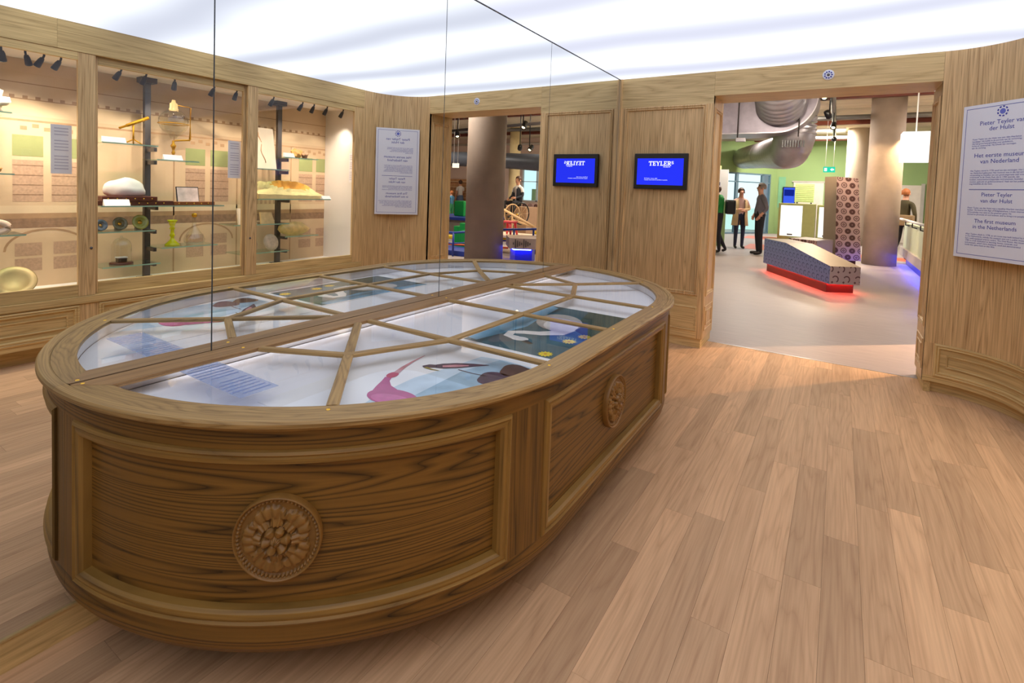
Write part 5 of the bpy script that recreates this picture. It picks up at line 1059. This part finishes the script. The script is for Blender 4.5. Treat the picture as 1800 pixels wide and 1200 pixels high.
# ---- play area seen in the mirror
blu = plain('blue_paint', srgb(36, 62, 160), 0.4); ylw = plain('yellow_paint', srgb(238, 206, 52), 0.4); grnp = plain('green_plastic', srgb(24, 150, 70), 0.35); redpl = plain('coral_plastic', srgb(240, 84, 96), 0.4); pine = plain('pine_beam', srgb(226, 190, 146), 0.6, noise=0.1)
pf = thing('sound_plinth', 'grey topped plinth with printed sound wave and blue base, in the mirror', 'plinth', (3.1, 8.15, 0))
prism('top_block', [(2.76, 8.05), (3.17, 7.80), (3.60, 8.35), (3.10, 8.70)], 0.28, 0.47, plain('plinth_grey', srgb(186, 166, 158), 0.5), pf); prism('blue_base', [(2.86, 8.10), (3.12, 7.93), (3.50, 8.36), (3.10, 8.62)], 0.0, 0.28, plain('blue_glow_base', srgb(30, 44, 190), 0.4), pf)
tube('led_strip', [(2.86, 8.06, 0.26), (3.13, 7.88, 0.26)], 0.008, emit('blue_led', (0.05, 0.08, 1.0, 1), 40.0), pf, 6); tube('led_strip', [(3.14, 7.90, 0.26), (3.54, 8.36, 0.26)], 0.008, emit('blue_led', (0.05, 0.08, 1.0, 1), 40.0), pf, 6)
for k in range(9): box('wave_print', (2.84 + k * 0.032, 7.985 - k * 0.0195 - 0.004, 0.375 - 0.02 * (1 + (k % 4))), (2.85 + k * 0.032, 7.995 - k * 0.0195, 0.375 + 0.02 * (1 + (k % 4))), steel, pf)
ral = thing('blue_railing', 'low blue railing around the play water table, in the mirror', 'railing', (3.9, 8.3, 0))
tube('rail', [(3.05, 8.75, 0.60), (3.68, 8.40, 0.56), (4.52, 7.86, 0.46), (5.4, 7.88, 0.46)], 0.022, blu, ral, 8)
for x, y, z in ((3.18, 8.68, 0.6), (3.51, 8.49, 0.57), (4.51, 7.86, 0.46), (5.2, 7.88, 0.46)): tube('post', [(x, y, 0), (x, y, z)], 0.020, blu, ral, 8)
tube('mid_rail', [(3.05, 8.75, 0.36), (3.68, 8.40, 0.34), (4.52, 7.86, 0.25), (5.4, 7.88, 0.25)], 0.014, blu, ral, 8)
tag(box('blue_platform', (4.3, 7.95, 0.0), (6.2, 8.6, 0.10), blu, None, 0.01), 'dark blue low platform under the railing, in the mirror', 'platform')
tag(tube('yellow_track', [(3.1, 10.0, 0.28), (3.9, 9.75, 0.26), (4.8, 9.2, 0.22), (6.2, 9.2, 0.20)], 0.05, ylw, None, 8), 'thick yellow water channel running behind the railing, in the mirror', 'channel')
tag(tube('yellow_track', [(2.9, 9.75, 0.50), (3.4, 9.72, 0.44), (3.75, 9.7, 0.42)], 0.035, ylw, None, 8), 'short sloping yellow channel at the right, in the mirror', 'channel')
tag(tube('orange_track', [(3.8, 8.75, 0.16), (5.6, 8.3, 0.14)], 0.02, plain('orange_paint', srgb(226, 98, 50), 0.4), None, 8), 'thin orange pipe above the blue platform, in the mirror', 'pipe')
for i, (x, y, z0_, z1_, w_) in enumerate(((5.06, 8.90, 0.24, 0.58, 0.07), (5.24, 8.95, 0.24, 0.50, 0.08), (4.90, 8.76, 0.24, 0.44, 0.07))):
    o = tag(box('plastic_crate', (x - w_, y - w_, z0_ - 0.24), (x + w_, y + w_, z1_), grnp, None, 0.012), ('tallest green plastic crate behind the blue rail, in the mirror', 'wide green plastic crate between two other crates, in the mirror', 'lowest green plastic crate nearest the grey column, in the mirror')[i], 'crate', 'green crates in the mirror')
tag(box('green_tank', (7.3, 11.75, 0.521), (7.66, 12.1, 0.96), grnp, None, 0.03), 'tall dark green tank behind the woman, in the mirror', 'tank')
tag(box('blue_table', (6.6, 11.2, 0.44), (8.4, 12.9, 0.52), blu, None, 0.01), 'blue raised table board carrying the green tank, in the mirror', 'table')
box('table_base', (6.7, 11.3, 0), (8.3, 12.8, 0.44), plain('step_grey', srgb(150, 140, 130), 0.7), bpy.data.objects['blue_table'])
st_ = thing('child_stool', 'small coral red plastic stool with open legs, in the mirror', 'stool', (3.88, 8.9, 0.40)); box('seat', (3.76, 8.76, 0.66), (4.02, 9.02, 0.70), redpl, st_, 0.012)
for sx_, sy_ in ((-1, -1), (1, -1), (-1, 1), (1, 1)): tube('leg', [(3.89 + sx_ * 0.09, 8.89 + sy_ * 0.09, 0.66), (3.89 + sx_ * 0.125, 8.89 + sy_ * 0.125, 0.42)], [0.028, 0.022], redpl, st_, 8)
tag(box('stool_table', (3.5, 8.75, 0.36), (4.6, 9.5, 0.41), plain('table_orange_white', srgb(236, 214, 196), 0.5), None, 0.01), 'pale low table below the coral stool, in the mirror', 'table')
for x, y in ((3.56, 8.8), (4.54, 8.8), (3.56, 9.45), (4.54, 9.45)): tube('leg', [(x, y, 0), (x, y, 0.36)], 0.02, blu, bpy.data.objects['stool_table'], 8)
wl = thing('wheel_machine', 'pair of large spoked wheels on a pine frame, in the mirror', 'wheel machine', (4.6, 10.3, 0))
def wheel(c, r, mat):
    ax = Vector((0.97, 0.24, 0)).normalized(); u = Vector((0, 0, 1)); s = ax.cross(u)
    w_ = tube('wheel_rim', [Vector(c) + (u * math.cos(a) + s * math.sin(a)) * r for a in [2 * PI * i / 36 for i in range(36)]], 0.016, mat, wl, 6, closed=True)
    for i in range(8):
        a = 2 * PI * i / 8; tube('spoke', [Vector(c), Vector(c) + (u * math.cos(a) + s * math.sin(a)) * r], 0.005, pine, w_, 5)
wheel((4.62, 10.15, 0.76), 0.24, pine); wheel((4.66, 10.62, 0.77), 0.26, black); 
tube('axle', [(4.5, 10.15, 0.76), (4.75, 10.62, 0.77)], 0.02, brass, wl, 8); tube('beam', [(4.95, 9.9, 0.98), (3.75, 10.0, 0.45)], 0.03, pine, wl, 6); tube('beam', [(4.75, 10.35, 0.62), (3.72, 10.35, 0.40)], 0.028, pine, wl, 6); tube('beam', [(4.95, 9.9, 0.98), (4.9, 9.9, 0.0)], 0.025, pine, wl, 6); tube('beam', [(4.62, 10.15, 0.76), (4.62, 10.15, 0.0)], 0.022, pine, wl, 6)
tag(box('pattern_wall', (6.2, 16.6, 0.0), (9.2, 16.75, 0.86), plain('low_wall_grey', srgb(150, 132, 120), 0.6)), 'low wall with printed wheels under the window, in the mirror', 'low wall')
mk('wheel_print', [(6.2, 16.595, 0.5), (9.2, 16.595, 0.5), (9.2, 16.595, 0.85), (6.2, 16.595, 0.85)], [(0, 1, 2, 3)], wheelm, bpy.data.objects['pattern_wall'], uv=[(0, 0), (1.8, 0), (1.8, .26), (0, .26)])
tag(tube('dark_duct', [(5.2, 14.2, 2.22), (6.2, 14.3, 2.22), (8.4, 15.2, 2.36), (13, 15.6, 2.5)], 0.27, plain('slate_duct', srgb(84, 88, 98), 0.45, 0.4), None, 24), 'thick slate grey duct under the ceiling, in the mirror', 'duct')
hb_ = thing('hanging_sign_box', 'small cream lit sign box on two cords, in the mirror', 'hanging sign', (7.04, 11.0, 1.88)); box('box', (6.94, 10.98, 1.88), (7.14, 11.03, 2.0), emit('cream_sign', (1.0, 0.86, 0.62, 1), 1.2), hb_, 0.005)
for xx_ in (6.97, 7.11): tube('cord', [(xx_, 11, 2.0), (xx_, 11, 3.6)], 0.006, white, hb_, 6)
for i, (a, b_) in enumerate((((2.6, 8.3, 3.0), (8.2, 9.6, 3.0)), ((3.0, 9.6, 2.80), (9.5, 11.0, 2.80)), ((2.4, 7.4, 3.16), (6.5, 10.6, 3.16)))):
    tag(tube('track_rail', [a, b_], 0.035, dbeam, None, 6), ('dark track rail crossing above the wheels, in the mirror', 'dark track rail before the slate duct, in the mirror', 'dark diagonal rail just inside the doorway, in the mirror')[i], 'track rail', 'dark rails under the hall ceiling')
shl = thing('shelf_wall', 'wall of small shelves with brown things behind the woman, in the mirror', 'shelving', (11, 19.3, 0)); box('back', (11.2, 19.35, 0), (14.5, 19.48, 1.75), plain('shelf_tan', srgb(190, 140, 96), 0.7, noise=0.3, nscale=8), shl)
for k in range(6): box('shelf', (11.2, 19.2, 0.35 + k * 0.25), (14.5, 19.349, 0.38 + k * 0.25), plain('shelf_pale', srgb(222, 190, 152), 0.6), shl)

# ================================================================== PEOPLE
def person(label, loc, rotz, J, cols, hair, scale=1.0, skirt=None, coat=None, extra=None):
    """J overrides joints of a standing figure facing -Y; every joint carries radius and colour region"""
    base = {'pelvis': ((0, 0, .95), .135, .10, 'leg'), 'belly': ((0, 0, 1.09), .125, .095, 'top'), 'chest': ((0, .01, 1.27), .155, .10, 'top'), 'collar': ((0, .012, 1.40), .085, .07, 'top'), 'neck': ((0, .0, 1.475), .052, .052, 'skin'),
            'jaw': ((0, -.02, 1.545), .062, .07, 'skin'), 'head': ((0, -.012, 1.62), .075, .09, 'skin'), 'crown': ((0, .0, 1.695), .055, .065, 'skin'), 'nose': ((0, -.115, 1.60), .014, .014, 'skin')}
    for s, n in ((1, 'L'), (-1, 'R')):
        base.update({'sh' + n: ((.165 * s, .01, 1.37), .062, .062, 'top'), 'el' + n: ((.215 * s, .03, 1.11), .046, .046, 'arm'), 'wr' + n: ((.215 * s, -.06, .90), .030, .030, 'fore'), 'pa' + n: ((.213 * s, -.085, .83), .036, .020, 'skin'),
                     'hi' + n: ((.085 * s, 0, .90), .092, .095, 'leg'), 'kn' + n: ((.095 * s, -.01, .50), .062, .064, 'leg'), 'an' + n: ((.095 * s, .02, .10), .044, .046, 'leg'), 'he' + n: ((.095 * s, .03, .045), .042, .04, 'shoe'), 'to' + n: ((.11 * s, -.16, .035), .038, .03, 'shoe')})
    for k_, v_ in J.items():
        b0 = base[k_]; base[k_] = (v_, b0[1], b0[2], b0[3]) if len(v_) == 3 else (v_[0], v_[1], v_[2], v_[3])
    E_ = [('pelvis', 'belly'), ('belly', 'chest'), ('chest', 'collar'), ('collar', 'neck'), ('neck', 'jaw'), ('jaw', 'head'), ('head', 'crown'), ('head', 'nose')]
    for n in 'LR': E_ += [('collar', 'sh' + n), ('sh' + n, 'el' + n), ('el' + n, 'wr' + n), ('wr' + n, 'pa' + n), ('pelvis', 'hi' + n), ('hi' + n, 'kn' + n), ('kn' + n, 'an' + n), ('an' + n, 'he' + n), ('he' + n, 'to' + n)]
    # five bent fingers of unequal length rooted in the palm
    for s, n in ((1, 'L'), (-1, 'R')):
        wr, pa = Vector(base['wr' + n][0]), Vector(base['pa' + n][0]); d = (pa - wr).normalized(); sd = d.cross(Vector((s, 0, 0.01))).normalized(); cu = sd.cross(d).normalized()
        if cu.x * s > 0: cu = -cu
        for i, (o_, ln) in enumerate(((-.024, .062), (-.008, .074), (.008, .070), (.023, .055))):
            a = pa + d * 0.03 + sd * o_; b_ = a + d * ln * .6 + cu * ln * .15; c = b_ + d * ln * .3 + cu * ln * .3
            base['fa%d%s' % (i, n)] = (tuple(a), .0095, .0095, 'skin'); base['fb%d%s' % (i, n)] = (tuple(b_), .0088, .0088, 'skin'); base['fc%d%s' % (i, n)] = (tuple(c), .0075, .0075, 'skin')
            E_ += [('pa' + n, 'fa%d%s' % (i, n)), ('fa%d%s' % (i, n), 'fb%d%s' % (i, n)), ('fb%d%s' % (i, n), 'fc%d%s' % (i, n))]
        a = pa - sd * .034 - d * .005; b_ = a - sd * .014 + d * .03 + cu * .012
        base['ta' + n] = (tuple(a), .011, .011, 'skin'); base['tb' + n] = (tuple(b_), .009, .009, 'skin'); E_ += [('pa' + n, 'ta' + n), ('ta' + n, 'tb' + n)]
    names = list(base); idx = {k_: i for i, k_ in enumerate(names)}
    root = thing('person', label, 'person', loc, 'visitors in the hall', rotz); root.scale = (scale, scale, scale)
    me = bpy.data.meshes.new('body'); me.from_pydata([base[k_][0] for k_ in names], [(idx[a], idx[b_]) for a, b_ in E_], [])
    ob = bpy.data.objects.new('body', me); COL.objects.link(ob)
    sk = ob.modifiers.new('skin', 'SKIN'); sk.use_smooth_shade = True; ob.modifiers.new('sub', 'SUBSURF').levels = 1
    for i, k_ in enumerate(names): sv = me.skin_vertices[0].data[i]; sv.radius = (base[k_][1], base[k_][2]); sv.use_root = (k_ == 'pelvis')
    dg = bpy.context.evaluated_depsgraph_get(); m2 = bpy.data.meshes.new_from_object(ob.evaluated_get(dg)); ob.modifiers.clear(); ob.data = m2
    regs = ['skin', 'top', 'arm', 'fore', 'leg', 'shoe']; m2.materials.clear()
    for r in regs: m2.materials.append(cols[r])
    bones = [(Vector(base[a][0]), Vector(base[b_][0]), base[a][3], base[b_][3], base[a][1], base[b_][1]) for a, b_ in E_]
    for p in m2.polygons:
        c = p.center; best = None
        for A, B, ra, rb, wa, wb in bones:
            dd = B - A; t = max(0, min(1, (c - A).dot(dd) / max(1e-9, dd.length_squared))); q = (c - (A + dd * t)).length - (wa + (wb - wa) * t) * 0.8
            if best is None or q < best[0]: best = (q, rb if t > (0.5 if rb != 'skin' or ra != 'fore' else 0.2) else ra)
        p.material_index = regs.index(best[1]); p.use_smooth = True
    ob.parent = root
    hd = Vector(base['head'][0]); off = hd - Vector((0, -.012, 1.62))
    # hair cap and eyes
    bm = bmesh.new(); bmesh.ops.create_uvsphere(bm, u_segments=20, v_segments=12, radius=1)
    for v in bm.verts: v.co = Vector((v.co.x * .092, v.co.y * .108 + .008, v.co.z * .105 + 1.645)) + off
    kill = [f for f in bm.faces if (f.calc_center_median() - off).y < -.045 and (f.calc_center_median() - off).z < 1.685 or (f.calc_center_median() - off).z < hair[1]]
    bmesh.ops.delete(bm, geom=kill, context='FACES'); bm_obj('hair', bm, hair[0], root, True, True)
    for s in (-1, 1):
        lathe('eye', [(0, .006), (.008, .004), (.010, 0)], black, root, tuple(Vector((.032 * s, -.098, 1.625)) + off), 8, axis=(0, -1, 0), local=True); lathe('ear', [(0, .010), (.02, .008), (.026, 0)], cols['skin'], root, tuple(Vector((.086 * s, .0, 1.605)) + off), 10, axis=(s, 0.2, 0), local=True)
    box('mouth', tuple(Vector((-.022, -.103, 1.558)) + off), tuple(Vector((.022, -.094, 1.566)) + off), plain('lip', srgb(150, 84, 76), 0.6), root, 0.002, local=True)
    if skirt: lathe('skirt', skirt[1], skirt[0], root, (0, 0, 0), 28, local=True)
    if coat:
        o = lathe('coat', coat[1], coat[0], root, (0, 0, 0), 28, local=True)
        for v in o.data.vertices: v.co.y *= 0.78
        bm = bmesh.new(); bm.from_mesh(o.data); bmesh.ops.delete(bm, geom=[f for f in bm.faces if f.calc_center_median().y < -0.03 and abs(f.calc_center_median().x) < 0.075], context='FACES'); bm.to_mesh(o.data); bm.free()
    if extra: extra(root)
    return root
skin = plain('skin', srgb(206, 150, 122), 0.55, noise=0.04); hgrey = plain('grey_hair', srgb(150, 138, 126), 0.7, noise=0.2, nscale=60); hbrn = plain('brown_hair', srgb(74, 46, 34), 0.6, noise=0.2, nscale=60); hred = plain('ginger_hair', srgb(176, 104, 52), 0.6, noise=0.2, nscale=60)
shoe = plain('dark_shoe', srgb(36, 28, 26), 0.5); jean = plain('dark_jeans', srgb(40, 44, 66), 0.8, noise=0.15, nscale=20); blk = plain('black_cloth', srgb(28, 26, 32), 0.8, noise=0.1); gshirt = plain('grey_shirt', srgb(112, 106, 112), 0.8, noise=0.12, nscale=14); beige = plain('beige_coat', srgb(204, 176, 132), 0.8, noise=0.1, nscale=10)
oliv = plain('olive_jacket', srgb(70, 62, 34), 0.8, noise=0.15); gtop = plain('green_shirt', srgb(26, 128, 52), 0.8, noise=0.1); wtop = plain('white_top', srgb(236, 228, 224), 0.8); bsk = plain('blue_skirt', srgb(104, 124, 160), 0.8, noise=0.1); dj = plain('dark_jacket', srgb(44, 46, 58), 0.8)
def C_(top, leg, arm=None, fore=None, sh=shoe): return {'skin': skin, 'top': top, 'arm': arm or top, 'fore': fore or skin, 'leg': leg, 'shoe': sh}
person('grey haired man in a grey shirt and dark trousers, hands in pockets', (0.22, 13.62, 0), math.radians(-62), {'elL': (.25, .06, 1.12), 'wrL': (.19, -.07, .96), 'paL': (.16, -.10, .90), 'elR': (-.25, .06, 1.12), 'wrR': (-.19, -.07, .96), 'paR': (-.16, -.10, .90), 'pelvis': ((0, 0, .95), .15, .115, 'leg'), 'belly': ((0, -.02, 1.09), .155, .13, 'top')}, C_(gshirt, blk), (hgrey, 1.60), 0.985,
       extra=lambda r: box('belt', (-.10, .095, .985), (.10, .125, 1.0), paperM, r, local=True))
person('person in a long beige coat and dark jeans with folded arms', (-0.40, 14.8, 0), math.radians(25), {'elL': (.25, .0, 1.13), 'wrL': (.04, -.18, 1.12), 'paL': (-.04, -.19, 1.13), 'elR': (-.25, .0, 1.13), 'wrR': (-.04, -.20, 1.08), 'paR': (.04, -.21, 1.08)}, C_(plain('pink_shirt', srgb(206, 168, 158), 0.8), jean, beige, beige), (hbrn, 1.60), 0.925, coat=(beige, [(.10, 1.41), (.18, 1.37), (.195, 1.15), (.20, .95), (.23, .66), (.225, .66), (.19, .95)]))
def bag(r): box('backpack', (-.22, .12, .98), (.16, .36, 1.34), black, r, 0.05, local=True)
person('person in a bright green shirt with a black backpack, half behind the door jamb', (-0.62, 13.2, 0), math.radians(-75), {'elL': (.2, -.12, 1.14), 'wrL': (.1, -.30, 1.12), 'paL': (.08, -.36, 1.12), 'neck': (0, -.07, 1.45), 'jaw': (0, -.11, 1.50), 'head': (0, -.11, 1.575), 'crown': (0, -.10, 1.65), 'nose': (0, -.21, 1.555), 'toR': (-.1, .1, .04), 'anR': (-.095, .16, .14), 'heR': (-.095, .2, .08)}, C_(gtop, blk), (hbrn, 1.56), 0.96, extra=bag)
def satchel(r):
    box('shoulder_bag', (-.26, .05, .84), (.05, .19, 1.10), plain('khaki_bag', srgb(130, 108, 78), 0.8), r, 0.03, local=True)
person('man in an olive jacket with a shoulder bag walking away by the column', (3.14, 15.5, 0), math.radians(150), {'anL': (.09, .2, .16), 'heL': (.09, .24, .11), 'toL': (.1, .1, .04), 'knL': (.09, .02, .5), 'elL': (.23, .06, 1.12), 'elR': (-.24, .04, 1.12)}, C_(oliv, blk, oliv, oliv), (hred, 1.60), 0.98, extra=satchel)
person('woman in a white sleeveless top and blue skirt with long brown hair, in the mirror', (13.05, 18.85, 0.0), math.radians(115), {'elL': (.21, -.1, 1.14), 'wrL': (.17, -.28, 1.16), 'paL': (.16, -.35, 1.17), 'knL': ((.08, -.01, .50), .05, .05, 'leg'), 'knR': ((-.08, -.01, .50), .05, .05, 'leg')}, {'skin': skin, 'top': wtop, 'arm': skin, 'fore': skin, 'leg': skin, 'shoe': shoe}, (hbrn, 1.50), 0.97, skirt=(bsk, [(.13, 1.03), (.155, .93), (.17, .75), (.175, .58), (.17, .58)]))
person('man in a dark jacket sitting with one knee raised, in the mirror', (6.45, 13.3, 0.24), math.radians(18), {'pelvis': (0, .05, .70), 'hiL': (.09, .0, .68), 'hiR': (-.09, .0, .68), 'knL': (.16, -.42, .72), 'anL': (.05, -.40, .42), 'heL': (.05, -.38, .37), 'toL': (.0, -.52, .36), 'knR': (-.26, -.36, .74), 'anR': (-.22, -.42, .36), 'heR': (-.22, -.40, .31), 'toR': (-.24, -.56, .29), 'belly': (0, .04, .86), 'chest': (0, .02, 1.05), 'collar': (0, .02, 1.18), 'neck': (0, .01, 1.25), 'jaw': (0, -.01, 1.32), 'head': (0, 0, 1.395), 'crown': (0, .01, 1.47), 'nose': (0, -.10, 1.375), 'shL': (.17, .02, 1.15), 'shR': (-.17, .02, 1.15), 'elL': (.24, .0, .92), 'wrL': (.16, -.2, .82), 'paL': (.13, -.27, .80), 'elR': (-.24, .0, .92), 'wrR': (-.2, -.22, .86), 'paR': (-.18, -.29, .85)}, C_(wtop, blk, dj, dj), (hbrn, 1.60), 1.0,
       coat=(dj, [(.09, 1.19), (.17, 1.14), (.175, .95), (.165, .72), (.16, .72)]))
tag(box('play_ledge', (6.0, 13.1, 0), (7.2, 13.9, 0.83), plain('ledge_tan', srgb(176, 140, 110), 0.6), None, 0.01), 'tan ledge the man sits on, in the mirror', 'ledge')
person('child in a blue and green outfit cut by the door jamb, in the mirror', (10.9, 15.6, 0.0), math.radians(100), {'elL': (.2, -.1, 1.14), 'wrL': (.1, -.25, 1.1), 'paL': (.09, -.31, 1.1)}, C_(plain('child_blue', srgb(90, 150, 190), 0.8), plain('child_green', srgb(60, 150, 100), 0.8)), (hred, 1.56), 0.70)
